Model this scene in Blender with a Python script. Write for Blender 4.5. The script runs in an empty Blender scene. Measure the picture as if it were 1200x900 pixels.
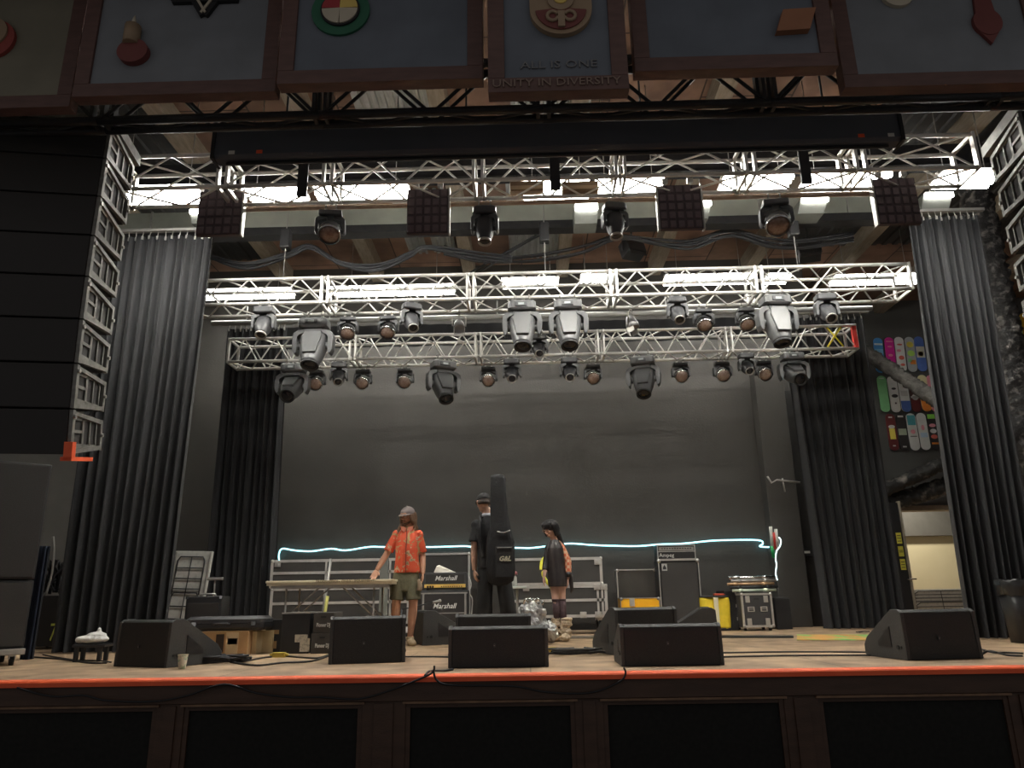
import bpy, bmesh, math, random
from mathutils import Vector, Matrix, Euler
random.seed(7)
PI = math.pi
SC = bpy.context.scene
COL = SC.collection

# ------------------------------------------------------------------ camera
F = 870.0
CAMZ = 1.76
STG = 1.20                      # stage floor level
PITCH, YAW, ROLL = math.radians(16.04), math.radians(1.0), -0.0165
CR = Matrix.Rotation(YAW, 3, 'Z') @ Matrix.Rotation(PI/2 + PITCH, 3, 'X') @ Matrix.Rotation(ROLL, 3, 'Z')
CP = Vector((0, 0, CAMZ))
def at(px, py, Y=None, z=None):
    d = CR @ Vector(((px-600)/F, (450-py)/F, -1))
    t = d.y and (Y/d.y) if Y is not None else (z-CAMZ)/d.z
    return CP + d*t
cam = bpy.data.cameras.new('camera'); cam.sensor_width = 36; cam.lens = 36*F/1200
cam.clip_start = .05; cam.clip_end = 100
cam_ob = bpy.data.objects.new('camera', cam); COL.objects.link(cam_ob)
cam_ob.matrix_world = Matrix.Translation(CP) @ CR.to_4x4()
SC.camera = cam_ob
SC.view_settings.view_transform = 'Standard'; SC.view_settings.look = 'None'
SC.view_settings.gamma = 1; SC.view_settings.use_curve_mapping = False
SC.view_settings.exposure = 0.82

# ------------------------------------------------------------------ materials
MATS = {}
def mat(name, col, rough=.6, metal=0, col2=None, scale=6, bump=0, bscale=60, emit=0, spec=None, alpha=None, stretch=None, detail=4, contrast=(.35,.65), sheen=0):
    if name in MATS: return MATS[name]
    m = bpy.data.materials.new(name); m.use_nodes = True
    nt = m.node_tree; b = nt.nodes['Principled BSDF']
    c4 = (*col, 1)
    b.inputs['Base Color'].default_value = c4
    b.inputs['Roughness'].default_value = rough; b.inputs['Metallic'].default_value = metal
    if spec is not None: b.inputs['Specular IOR Level'].default_value = spec
    if sheen: b.inputs['Sheen Weight'].default_value = sheen
    if emit:
        b.inputs['Emission Color'].default_value = c4; b.inputs['Emission Strength'].default_value = emit
    if alpha is not None: b.inputs['Alpha'].default_value = alpha
    tc = nt.nodes.new('ShaderNodeTexCoord')
    vec = tc.outputs['Object']
    if stretch:
        mp = nt.nodes.new('ShaderNodeMapping'); mp.inputs['Scale'].default_value = stretch
        nt.links.new(vec, mp.inputs[0]); vec = mp.outputs[0]
    if col2 is None and not emit:
        col2 = tuple(min(1, c*1.12+.002) for c in col); 
    if col2 is not None:
        n = nt.nodes.new('ShaderNodeTexNoise'); n.inputs['Scale'].default_value = scale; n.inputs['Detail'].default_value = detail
        nt.links.new(vec, n.inputs['Vector'])
        r = nt.nodes.new('ShaderNodeValToRGB')
        r.color_ramp.elements[0].position = contrast[0]; r.color_ramp.elements[1].position = contrast[1]
        r.color_ramp.elements[0].color = c4; r.color_ramp.elements[1].color = (*col2, 1)
        nt.links.new(n.outputs['Fac'], r.inputs[0]); nt.links.new(r.outputs[0], b.inputs['Base Color'])
    if bump:
        n2 = nt.nodes.new('ShaderNodeTexNoise'); n2.inputs['Scale'].default_value = bscale; n2.inputs['Detail'].default_value = 3
        nt.links.new(vec, n2.inputs['Vector'])
        bp = nt.nodes.new('ShaderNodeBump'); bp.inputs['Strength'].default_value = bump; bp.inputs['Distance'].default_value = .02
        nt.links.new(n2.outputs['Fac'], bp.inputs['Height']); nt.links.new(bp.outputs[0], b.inputs['Normal'])
    MATS[name] = m
    return m
def brickmat(name, c1, c2, cm, scale, w, h, mortar=.01, rough=.7, noise=None, offset=.5, swap=False):
    m = bpy.data.materials.new(name); m.use_nodes = True
    nt = m.node_tree; b = nt.nodes['Principled BSDF']; b.inputs['Roughness'].default_value = rough
    tc = nt.nodes.new('ShaderNodeTexCoord'); mp = nt.nodes.new('ShaderNodeMapping')
    if swap: mp.inputs['Rotation'].default_value = (0, 0, PI/2)
    nt.links.new(tc.outputs['Object'], mp.inputs[0])
    br = nt.nodes.new('ShaderNodeTexBrick'); br.offset = offset
    br.inputs['Color1'].default_value = (*c1, 1); br.inputs['Color2'].default_value = (*c2, 1); br.inputs['Mortar'].default_value = (*cm, 1)
    br.inputs['Scale'].default_value = scale; br.inputs['Brick Width'].default_value = w; br.inputs['Row Height'].default_value = h
    br.inputs['Mortar Size'].default_value = mortar
    nt.links.new(mp.outputs[0], br.inputs['Vector'])
    out = br.outputs['Color']
    if noise:
        n = nt.nodes.new('ShaderNodeTexNoise'); n.inputs['Scale'].default_value = noise; n.inputs['Detail'].default_value = 6
        nt.links.new(tc.outputs['Object'], n.inputs['Vector'])
        r = nt.nodes.new('ShaderNodeValToRGB'); r.color_ramp.elements[0].position = .3; r.color_ramp.elements[1].position = .7
        r.color_ramp.elements[0].color = (.55, .55, .55, 1); r.color_ramp.elements[1].color = (1.25, 1.25, 1.25, 1)
        nt.links.new(n.outputs['Fac'], r.inputs[0])
        mx = nt.nodes.new('ShaderNodeMix'); mx.data_type = 'RGBA'; mx.blend_type = 'MULTIPLY'; mx.inputs[0].default_value = 1
        nt.links.new(out, mx.inputs[6]); nt.links.new(r.outputs[0], mx.inputs[7]); out = mx.outputs[2]
    nt.links.new(out, b.inputs['Base Color'])
    MATS[name] = m
    return m

M_alu = mat('aluminium', (.62,.61,.58), .38, .75, (.7,.68,.64), 8)
M_alud = mat('worn_aluminium', (.36,.35,.33), .45, .6, (.45,.43,.4), 8)
M_blk = mat('black_plastic', (.018,.018,.019), .45, 0, (.024,.024,.025), 5)
M_blk2 = mat('dark_grey_plastic', (.045,.045,.048), .45, 0, (.055,.055,.058), 5)
M_head = mat('grey_lamp_housing', (.085,.087,.088), .38, 0, (.10,.10,.102), 9)
M_steel = mat('black_steel', (.025,.025,.027), .5, .3, (.035,.033,.032), 12)
M_grille = mat('black_speaker_grille', (.025,.022,.021), .7, 0, (.032,.029,.027), 120)
M_wedge = mat('textured_black_paint', (.014,.014,.014), .5, 0, (.022,.022,.021), 90, .25, 160)
M_wedgeg = mat('dark_grey_side_paint', (.045,.045,.044), .55, 0, (.06,.06,.058), 90, .2, 160)
M_lens = mat('dark_glass', (.01,.01,.013), .08, 0, (.02,.02,.024), 3)
M_honey = mat('amber_honeycomb_lens', (.2,.13,.10), .25, .2, (.30,.22,.18), 45)
M_chrome = mat('chrome', (.7,.7,.7), .15, 1)
M_white = mat('white_plastic', (.62,.61,.57), .45, 0, (.7,.68,.64), 8)
M_cream = mat('cream_laminate', (.80,.70,.48), .5, 0, (.85,.76,.55), 5)
M_card = mat('brown_cardboard', (.40,.24,.11), .8, 0, (.47,.29,.14), 7)
M_card2 = mat('pale_cardboard', (.60,.47,.27), .8, 0, (.68,.54,.32), 7)
M_yel = mat('yellow_laminate', (.95,.48,.01), .5, 0, (1.,.54,.02), 4)
M_org = mat('orange_paint', (.95,.12,.035), .5, 0, (1.0,.15,.045), 6)
M_text = mat('white_lettering', (.75,.75,.72), .5)
M_gold = mat('brass_control_plate', (.75,.50,.12), .4, .1, (.8,.56,.16), 20)
M_tube = mat('lit_tube', (1.0,.985,.93), emit=30)
M_tubeb = mat('lit_tube_dimmer', (1.0,.985,.93), emit=12)
M_tube2 = mat('lit_diffuser', (1.0,.985,.93), emit=10)
M_led = mat('cyan_glow_tube', (.35,.85,.95), emit=1.7)
M_rub = mat('black_rubber', (.012,.012,.012), .6)
M_cordm = mat('black_cable_jacket', (.016,.016,.018), .5)

# ------------------------------------------------------------------ geometry helpers
class MB:
    def __init__(s): s.bm = bmesh.new()
    def _mi(s, faces, mi):
        for f in faces: f.material_index = mi
    def box(s, c, size, rot=None, mi=0, bev=0):
        r = bmesh.ops.create_cube(s.bm, size=1)
        vs = r['verts']; M = Matrix.Diagonal((*size, 1))
        R = (rot.to_matrix().to_4x4() if isinstance(rot, Euler) else rot) if rot is not None else Matrix.Identity(4)
        T = Matrix.Translation(c) @ R @ M
        bmesh.ops.transform(s.bm, matrix=T, verts=vs)
        fs = set(f for v in vs for f in v.link_faces); s._mi(fs, mi)
        if bev:
            es = list(set(e for v in vs for e in v.link_edges))
            r2 = bmesh.ops.bevel(s.bm, geom=es, offset=bev, segments=2, profile=.6, affect='EDGES')
            s._mi(r2['faces'], mi)
        return s
    def bb(s, x0, x1, y0, y1, z0, z1, mi=0, bev=0):
        return s.box(((x0+x1)/2, (y0+y1)/2, (z0+z1)/2), (abs(x1-x0), abs(y1-y0), abs(z1-z0)), None, mi, bev)
    def cyl(s, p0, p1, r, seg=8, r2=None, mi=0, caps=True):
        p0, p1 = Vector(p0), Vector(p1); d = p1-p0; L = d.length
        if L < 1e-6: return s
        q = d.to_track_quat('Z', 'Y').to_matrix().to_4x4()
        res = bmesh.ops.create_cone(s.bm, cap_ends=caps, cap_tris=False, segments=seg, radius1=r, radius2=r if r2 is None else r2, depth=L)
        vs = res['verts']
        bmesh.ops.transform(s.bm, matrix=Matrix.Translation((p0+p1)/2) @ q, verts=vs)
        fs = set(f for v in vs for f in v.link_faces); s._mi(fs, mi)
        for f in fs:
            if len(f.verts) == 4: f.smooth = True
        return s
    def ball(s, c, r, scale=(1,1,1), rot=None, mi=0, u=14, v=9):
        res = bmesh.ops.create_uvsphere(s.bm, u_segments=u, v_segments=v, radius=r)
        vs = res['verts']; R = rot.to_matrix().to_4x4() if isinstance(rot, Euler) else (rot or Matrix.Identity(4))
        bmesh.ops.transform(s.bm, matrix=Matrix.Translation(c) @ R @ Matrix.Diagonal((*scale, 1)), verts=vs)
        fs = set(f for v_ in vs for f in v_.link_faces); s._mi(fs, mi)
        for f in fs: f.smooth = True
        return s
    def rings(s, rings, mi=0, caps=True, smooth=True, closed=True):
        """rings: list of lists of points, same length"""
        vv = [[s.bm.verts.new(p) for p in r] for r in rings]
        n = len(vv[0]); fs = []
        for a, b in zip(vv, vv[1:]):
            for i in range(n if closed else n-1):
                j = (i+1) % n
                fs.append(s.bm.faces.new((a[i], a[j], b[j], b[i])))
        for f in fs: f.smooth = smooth
        if caps and closed:
            fs.append(s.bm.faces.new(vv[0][::-1])); fs.append(s.bm.faces.new(vv[-1]))
        s._mi(fs, mi)
        return s
    def tube(s, pts, r, seg=6, mi=0, rs=None, smooth_n=0, caps=True):
        pts = [Vector(p) for p in pts]
        if smooth_n: pts = catmull(pts, smooth_n)
        n = len(pts)
        if rs is None: rs = [r]*n
        elif len(rs) != n:
            k = len(rs)-1; rs = [rs[min(k, int(i/(n-1)*k))]*(1-(i/(n-1)*k) % 1) + rs[min(k, int(i/(n-1)*k)+1)]*((i/(n-1)*k) % 1) for i in range(n)]
        rings = []; up = Vector((0, 0, 1)); prev = None
        for i, p in enumerate(pts):
            t = (pts[min(i+1, n-1)] - pts[max(i-1, 0)]).normalized()
            if prev is None:
                a = t.cross(up if abs(t.z) < .9 else Vector((1, 0, 0))).normalized()
            else:
                a = (prev - t*prev.dot(t))
                a = a.normalized() if a.length > 1e-6 else t.orthogonal().normalized()
            prev = a; b = t.cross(a)
            rings.append([p + (a*math.cos(2*PI*k/seg) + b*math.sin(2*PI*k/seg))*rs[i] for k in range(seg)])
        return s.rings(rings, mi, caps)
    def prism(s, poly, axis, a, b, mi=0, bev=0):
        """poly: 2-D points in the plane perpendicular to axis ('x': (y,z), 'y': (x,z), 'z': (x,y))"""
        def P(u, v, w):
            return {'x': (w, u, v), 'y': (u, w, v), 'z': (u, v, w)}[axis]
        va = [s.bm.verts.new(P(u, v, a)) for u, v in poly]; vb = [s.bm.verts.new(P(u, v, b)) for u, v in poly]
        n = len(poly); fs = [s.bm.faces.new(va[::-1]), s.bm.faces.new(vb)]
        for i in range(n):
            j = (i+1) % n; fs.append(s.bm.faces.new((va[i], va[j], vb[j], vb[i])))
        s._mi(fs, mi)
        if bev:
            es = list(set(e for v in va+vb for e in v.link_edges))
            r2 = bmesh.ops.bevel(s.bm, geom=es, offset=bev, segments=2, profile=.6, affect='EDGES'); s._mi(r2['faces'], mi)
        return s
    def lathe(s, prof, c=(0,0,0), seg=20, mi=0, rot=None, caps=True):
        R = rot.to_matrix().to_4x4() if isinstance(rot, Euler) else (rot or Matrix.Identity(4))
        T = Matrix.Translation(c) @ R
        rings = [[T @ Vector((max(r, 1e-4)*math.cos(2*PI*k/seg), max(r, 1e-4)*math.sin(2*PI*k/seg), z)) for k in range(seg)] for r, z in prof]
        return s.rings(rings, mi, caps)
    def build(s, name, mats, parent=None, loc=None, rot=None, **tags):
        bmesh.ops.recalc_face_normals(s.bm, faces=s.bm.faces[:])
        me = bpy.data.meshes.new(name); s.bm.to_mesh(me); s.bm.free()
        for m in (mats if isinstance(mats, (list, tuple)) else [mats]): me.materials.append(m)
        o = bpy.data.objects.new(name, me); COL.objects.link(o)
        if parent is not None: o.parent = parent
        if loc is not None: o.location = loc
        if rot is not None: o.rotation_euler = rot
        for k, v in tags.items():
            if v is not None: o[k] = v
        return o
def catmull(P, n):
    out = []
    for i in range(len(P)-1):
        p0, p1, p2, p3 = P[max(i-1, 0)], P[i], P[i+1], P[min(i+2, len(P)-1)]
        for k in range(n):
            t = k/n
            out.append(.5*((2*p1) + (p2-p0)*t + (2*p0-5*p1+4*p2-p3)*t*t + (3*p1-p0-3*p2+p3)*t**3))
    out.append(P[-1]); return out
def empty(name, loc=(0,0,0), rz=0, label=None, category=None, group=None):
    o = bpy.data.objects.new(name, None); COL.objects.link(o); o.empty_display_size = .1
    o.location = loc; o.rotation_euler = (0, 0, rz)
    return tag(o, label, category, group)
def tag(o, label=None, category=None, group=None, kind=None):
    if label: o['label'] = label
    if category: o['category'] = category
    if group: o['group'] = group
    if kind: o['kind'] = kind
    return o
def copy_tree(o, parent=None):
    c = o.copy(); COL.objects.link(c)
    if parent is not None: c.parent = parent
    for ch in list(o.children): copy_tree(ch, c)
    return c
def struct(mb, name, m, parent=None, kind='structure', **k):
    o = mb.build(name, m, parent, **k)
    if parent is None: o['kind'] = kind
    return o
def text_mesh(name, s, size, m, parent, loc, rot=(PI/2, 0, 0), ext=.002, shear=0, align='CENTER', sx=1, bold=0):
    cu = bpy.data.curves.new(name, 'FONT'); cu.body = s; cu.size = size; cu.extrude = ext; cu.shear = shear
    cu.align_x = align; cu.align_y = 'CENTER'; cu.resolution_u = 2; cu.offset = bold
    t = bpy.data.objects.new(name+'_c', cu); COL.objects.link(t)
    dg = bpy.context.evaluated_depsgraph_get()
    me = bpy.data.meshes.new_from_object(t.evaluated_get(dg))
    bpy.data.objects.remove(t); bpy.data.curves.remove(cu)
    me.materials.clear(); me.materials.append(m)
    o = bpy.data.objects.new(name, me); COL.objects.link(o); o.parent = parent
    o.location = loc; o.rotation_euler = rot; o.scale = (sx, 1, 1)
    return o
def realize(o):
    dg = bpy.context.evaluated_depsgraph_get()
    me = bpy.data.meshes.new_from_object(o.evaluated_get(dg)); o.modifiers.clear(); o.data = me
    return o
def remesh(o, vox=.007, smooth=4, fac=.5):
    mats = [m for m in o.data.materials]
    r = o.modifiers.new('r', 'REMESH'); r.mode = 'VOXEL'; r.voxel_size = vox; r.use_smooth_shade = True
    if smooth:
        q = o.modifiers.new('s', 'SMOOTH'); q.iterations = smooth; q.factor = fac
    realize(o)
    o.data.materials.clear()
    for m in mats: o.data.materials.append(m)
    for p in o.data.polygons: p.use_smooth = True; p.material_index = 0
    return o
def rectYZ(x0, x1, yt, yb, Y):
    xm, ym = (x0+x1)/2, (yt+yb)/2
    return at(x0, ym, Y=Y).x, at(x1, ym, Y=Y).x, at(xm, yb, Y=Y).z, at(xm, yt, Y=Y).z
# ------------------------------------------------------------------ world: dim house light coming from the auditorium
W = bpy.data.worlds.new('world'); SC.world = W; W.use_nodes = True
bgn = W.node_tree.nodes['Background']; bgn.inputs[0].default_value = (.92, .88, .86, 1); bgn.inputs[1].default_value = .115

# ------------------------------------------------------------------ the room
YF, YB, YR = 6.0, 13.6, 16.0
CEIL = 8.15
XL, XR = -9.0, 11.8
m_floor = brickmat('scuffed_stage_boards', (.44,.305,.185), (.37,.25,.155), (.16,.11,.07), 1, 2.44, 1.22, .006, .6, 3.5)
m_wall = mat('black_painted_plaster', (.056,.052,.046), .6, 0, (.066,.061,.054), 1.3, .12, 30)
m_wall2 = mat('grey_painted_plaster', (.10,.098,.092), .7, 0, (.12,.118,.11), 1.5, .12, 30)
m_sidewall = mat('dark_side_wall_paint', (.035,.034,.032), .7, 0, (.045,.043,.04), 2)
m_fascia = mat('dark_stained_wood', (.062,.032,.020), .5, 0, (.085,.045,.028), 3, .15, 40, stretch=(1,6,6))
m_fasciap = mat('black_cloth_panel', (.008,.008,.007), .9, 0, (.013,.013,.011), 30)
m_lip = mat('lit_wood_lip', (.16,.09,.05), .5, 0, (.24,.14,.08), 9)  # paler than the fascia: light on the top lip painted in
m_ply = brickmat('ceiling_plywood', (.33,.195,.135), (.24,.15,.105), (.07,.045,.033), 1, 2.44, 1.22, .012, .8, 1.6, swap=True)
m_raft = mat('pale_rafter_wood', (.27,.225,.165), .8, 0, (.36,.30,.23), 5, stretch=(6,1,6))
m_corr = mat('galvanised_sheet', (.42,.425,.41), .5, .3, (.5,.505,.49), 5)
m_corrd = mat('dull_dark_sheet', (.055,.055,.055), .55, .3, (.08,.08,.078), 3)

mb = MB(); mb.bb(XL, XR, YF-.02, 19, STG-.12, STG); struct(mb, 'floor', m_floor)
mb = MB(); mb.bb(XL, XR, -1.5, YF+.4, -.1, 0); struct(mb, 'floor_house', mat('dark_house_floor', (.03,.025,.022), .6))
mb = MB(); mb.prism([(YF-.075, STG-.036), (YF-.075, STG-.004), (YF-.065, STG+.006), (YF+.10, STG+.006), (YF+.10, STG+.0005), (YF-.0215, STG+.0005), (YF-.0215, STG-.036)], 'x', XL, XR); struct(mb, 'trim_1', M_org)
# stage front wall with pilasters and panels
mb = MB(); mb.bb(XL, XR, YF+.02, YF+.12, 0, STG-.121); wf = struct(mb, 'wall_front', m_fascia)
zt = at(600, 822, Y=YF-.02).z
mb = MB(); mb.bb(XL, XR, YF-.045, YF-.0215, zt+.015, STG-.0375, bev=.004); mb.build('fascia_board', m_fascia, wf)
px_p = [(-190,-40,182),(1,214,424),(2,475,675),(3,708,918),(4,963,1190)]
edges = [(-60,182),(214,424),(475,675),(708,922),(963,1188),(1232,1420)]
xs = [(at(a,865,Y=YF).x, at(b,865,Y=YF).x) for a, b in edges]
prev = XL
for i, (a, b) in enumerate(xs):
    mb = MB(); mb.bb(prev, a, YF-.025, YF+.018, 0, zt+.012, bev=.003)
    w = a-prev
    if i and w < .6: mb.bb(prev+.28*w, a-.28*w, YF-.04, YF-.02, 0, zt)
    mb.build('pilaster', m_fascia, wf)
    pn = MB(); pn.bb(a, b, YF+.004, YF+.019, 0, zt-.02); p = pn.build('cloth_panel', m_fasciap, wf)
    fr = MB(); t = .035
    fr.bb(a, a+t, YF-.015, YF+.003, 0, zt); fr.bb(b-t, b, YF-.015, YF+.003, 0, zt)
    fr.bb(a, b, YF-.012, YF+.003, zt-t, zt)
    fr.bb(a-.02, b+.02, YF-.045, YF+.003, zt-.004, zt+.012, mi=1)
    fr.build('panel_frame', [m_fascia, m_lip], p)
    prev = b
mb = MB(); mb.bb(prev, XR, YF-.025, YF+.018, 0, zt); mb.build('pilaster', m_fascia, wf)

XE = at(978, 600, Y=YB).x       # right end of the back wall
mb = MB(); mb.bb(XL, XE, YB, YB+.15, STG, CEIL); mb.bb(XE-.15, XE, YB+.151, YR, STG, CEIL); struct(mb, 'wall_back', m_wall)
xa, xb = at(897, 560, Y=YB-.3).x, at(932, 560, Y=YB-.3).x
mb = MB(); mb.bb(xa, xb, YB-.3, YB-.001, STG, at(910, 440, Y=YB-.3).z+.3, bev=.01); struct(mb, 'column_back', m_wall)
mb = MB(); mb.bb(xb+.05, XE, YB-.12, YB-.001, STG, STG+4.2, bev=.01); struct(mb, 'trim_2', mat('black_gloss_paint', (.022,.021,.020), .5, 0, (.03,.028,.026), 2))
mb = MB(); mb.bb(XL, xa, YB-.03, YB-.001, STG, STG+.1); struct(mb, 'baseboard_back', M_blk)
mb = MB(); mb.bb(XL, -6.75, 11.2, 11.3, STG, 6.2); struct(mb, 'wall_side_stage', mat('lit_look_grey_plaster', (.20,.195,.18), .7, 0, (.23,.22,.205), 2))  # plaster made paler in place of light the curtain blocks
# recess wall at the right with a doorway
dx0, dx1 = at(1056, 640, Y=YR).x, at(1128, 640, Y=YR).x+.7
dz = at(1090, 594, Y=YR).z
mb = MB(); mb.bb(XE-.15, dx0, YR, YR+.15, STG, CEIL); mb.bb(dx1, XR, YR, YR+.15, STG, CEIL); mb.bb(dx0, dx1, YR, YR+.15, dz, CEIL); struct(mb, 'wall_rear', m_wall2)
mb = MB(); j = mb
j.bb(dx0, dx0+.07, YR-.1, YR+.2, STG, dz, mi=0); j.bb(dx0, dx1, YR-.1, YR+.2, dz-.08, dz+.02)
struct(mb, 'trim_3', mat('worn_brown_jamb', (.25,.19,.14), .6, 0, (.33,.27,.2), 6))
mb = MB(); mb.bb(dx0-.3, dx1+.6, 18.2, 18.3, STG, 5); struct(mb, 'wall_corridor', mat('beige_paint', (.66,.58,.38), .7, 0, (.70,.62,.42), 2))
zc_ = at(1090, 628, Y=18.15).z; mb = MB(); mb.bb(dx0-.3, dx1+.6, 18.05, 18.19, zc_, 4.28); struct(mb, 'beam_corridor', mat('dark_grey_bulkhead', (.10,.095,.085), .7))
L_ = bpy.data.lights.new('corridor_fill_light', 'AREA'); L_.shape = 'RECTANGLE'; L_.size = 1.2; L_.size_y = .3; L_.energy = 42; L_.color = (1, .93, .78); lo = bpy.data.objects.new('corridor_fill_light', L_); COL.objects.link(lo); lo.location = (dx0+1.0, 17.1, 4.25)  # unseen area light, added to brighten the beige wall in the doorway
mb = MB(); mb.bb(dx0-.3, dx1+.6, YR+.4, 18.2, 4.3, 4.4); struct(mb, 'ceiling_corridor', m_wall2)
mb = MB(); mb.bb(dx0-.4, dx0-.3, YR+.15, 18.3, STG, 5); mb.bb(dx1+.6, dx1+.7, YR+.15, 18.3, STG, 5); struct(mb, 'wall_corridor_side', m_wall2)
mb = MB(); mb.bb(XL-.15, XL, 3.5, 18.5, 0, CEIL); struct(mb, 'wall_left', m_sidewall)
mb = MB(); mb.bb(XR, XR+.15, 3.5, 18.5, 0, CEIL); struct(mb, 'wall_right', m_sidewall)
mb = MB(); mb.bb(XL, XR, 3.2, 18.5, CEIL, CEIL+.1); struct(mb, 'ceiling', m_ply)
# rafters, purlins and metal decking belong to the roof
for k in range(-4, 7):
    x = -1.04 + 1.83*k
    mb = MB(); mb.bb(x-.11, x+.11, 3.3, YR, CEIL-.30, CEIL-.001); struct(mb, 'ceiling_beam', m_raft)
for y, h, dd in ((9.4, .36, .3),):
    mb = MB(); mb.bb(XL, XR, y-.08, y-.02, CEIL-dd-h, CEIL-dd-.005); mb.bb(XL, XR, y-.16, y+.06, CEIL-dd-h-.015, CEIL-dd-h); struct(mb, 'ceiling_beam', M_steel)
def corr(x0, x1, y0, y1, m, pitch=.11, z=CEIL-.03, amp=.03):
    mb = MB(); n = int((x1-x0)/pitch*2); pts = []
    for i in range(n+1):
        x = x0+(x1-x0)*i/n; zz = z-(amp if i % 2 else 0)
        pts += [(x-.2*pitch, zz), (x+.2*pitch, zz)]
    ring = lambda y: [(p[0], y, p[1]) for p in pts]
    mb.rings([ring(y0), ring(y1)], caps=False, smooth=False, closed=False)
    mb.rings([[(p[0], y0, p[1]+.004) for p in pts], [(p[0], y1, p[1]+.004) for p in pts]], caps=False, smooth=False, closed=False)
    return struct(mb, 'ceiling_sheet', m)
corr(at(598,290,z=CEIL).x, at(652,290,z=CEIL).x, 10, 13.2, m_corr)
corr(at(478,285,z=CEIL).x, at(498,285,z=CEIL).x, 10.6, 12.9, m_corr)
corr(at(508,285,z=CEIL).x, at(532,285,z=CEIL).x, 10.6, 12.9, m_corr)
corr(at(415,115,z=CEIL).x, at(500,115,z=CEIL).x, 7.6, 10, m_corr)
corr(at(600,120,z=CEIL).x, at(690,120,z=CEIL).x, 7.4, 9.9, m_corr)
corr(XL, -4.85, 3.4, 13, m_corrd, .2)
corr(5.0, XR, 3.4, 13, m_corrd, .2)

# sprayed-foam steelwork on the right
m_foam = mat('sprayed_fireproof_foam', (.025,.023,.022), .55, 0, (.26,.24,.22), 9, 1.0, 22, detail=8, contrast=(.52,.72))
def foam(name, p0, p1, r, n=60, kind='structure', m=None, amp=.22):
    mb = MB(); p0, p1 = Vector(p0), Vector(p1); rnd = random.Random(3); t = (p1-p0).normalized(); a = t.orthogonal().normalized(); b = t.cross(a)
    rings = []
    for i in range(n+1):
        c = p0+(p1-p0)*i/n
        rings.append([c+(a*math.cos(q*PI/9)+b*math.sin(q*PI/9))*r*(1+rnd.uniform(-amp, amp)) for q in range(18)])
    mb.rings(rings); o = mb.build(name, m or m_foam); o['kind'] = kind; return o
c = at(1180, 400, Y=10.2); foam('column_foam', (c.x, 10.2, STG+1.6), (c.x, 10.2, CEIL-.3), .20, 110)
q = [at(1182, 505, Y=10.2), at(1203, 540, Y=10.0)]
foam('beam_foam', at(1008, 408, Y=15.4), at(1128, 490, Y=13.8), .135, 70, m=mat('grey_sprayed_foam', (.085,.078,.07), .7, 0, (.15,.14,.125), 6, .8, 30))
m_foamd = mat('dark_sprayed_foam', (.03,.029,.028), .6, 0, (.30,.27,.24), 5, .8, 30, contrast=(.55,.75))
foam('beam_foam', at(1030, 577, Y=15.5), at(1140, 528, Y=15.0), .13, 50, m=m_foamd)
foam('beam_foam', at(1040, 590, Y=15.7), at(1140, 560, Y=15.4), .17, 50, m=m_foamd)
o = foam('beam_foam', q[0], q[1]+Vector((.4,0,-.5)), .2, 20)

# ------------------------------------------------------------------ curtains
m_cur = mat('black_velour', (.0135,.0135,.0145), .85, 0, (.017,.017,.019), 4, sheen=.08)
def curtain(label, Y, tl, tr, bl, br, zt, zb, folds, amp, seed, hooks=True, lab2=None):
    rnd = random.Random(seed)
    ph = [rnd.uniform(0, 6.28) for _ in range(4)]
    root = empty('stage_curtain', ((tl+tr)/2, Y, zb), 0, label, 'curtain', None)
    cx = (tl+tr)/2
    def pt(u, v):
        x = (tl+(tr-tl)*u)*(1-v)+(bl+(br-bl)*u)*v
        uu = u+.010*math.sin(4*PI*u*2+ph[0])+.006*math.sin(PI*u*13+ph[1])
        a = amp*(.35+.75*v**.5)
        y = a*math.sin(2*PI*folds*uu+ph[2]+.8*math.sin(2.2*v+7*u)) + .28*a*math.sin(2*PI*folds*2.37*uu+ph[3]) * (1-.4*v)
        return Vector((x-cx, y, (zt*(1-v)+zb*v)-zb))
    nu, nv = int(folds*26), 26; th = .012
    mb = MB()
    F_ = [[pt(i/nu, j/nv) for i in range(nu+1)] for j in range(nv+1)]
    mb.rings([r for r in F_], caps=False, closed=False)
    mb.rings([[p+Vector((0, th, 0)) for p in r] for r in F_], caps=False, closed=False)
    mb.build('cloth', m_cur, root)
    tr_ = MB(); tr_.bb(tl-cx-.1, tr-cx+.1, -.03, .03, zt-zb+.07, zt-zb+.11); tr_.build('track', M_alud, root)
    n = max(4, int(folds*1.3))
    for i in range(n):
        hk = MB(); x = tl-cx+(tr-tl)*(i+.5)/n; y = pt((i+.5)/n, 0).y
        hk.cyl((x, 0, zt-zb+.08), (x, y, zt-zb-.02), .006, 5)
        hk.bb(x-.012, x+.012, y-.012, y+.012, zt-zb-.05, zt-zb)
        hk.build('hook', M_alu, root)
    return root
def cx(px, py, Y): return at(px, py, Y=Y).x
Yc = 9.3
curtain('tall black pleated curtain hanging between the speaker tower and the rear black wall', Yc, cx(129,278,Yc), cx(250,275,Yc), cx(64,757,Yc), cx(191,752,Yc), at(190,277,Y=Yc).z, STG+.015, 11, .075, 3)
curtain('tall black pleated curtain hanging beside the rough foam-covered column', Yc, cx(1062,255,Yc), cx(1145,252,Yc), cx(1134,742,Yc), cx(1222,742,Yc), at(1100,254,Y=Yc).z, STG+.015, 9, .075, 5)
Yd = 12.3
curtain('narrow black rear curtain falling behind the leaning white folded table', Yd, cx(266,385,Yd), cx(337,385,Yd), cx(234,742,Yd), cx(317,742,Yd), at(300,385,Y=Yd).z, STG+.015, 9, .07, 8)
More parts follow.
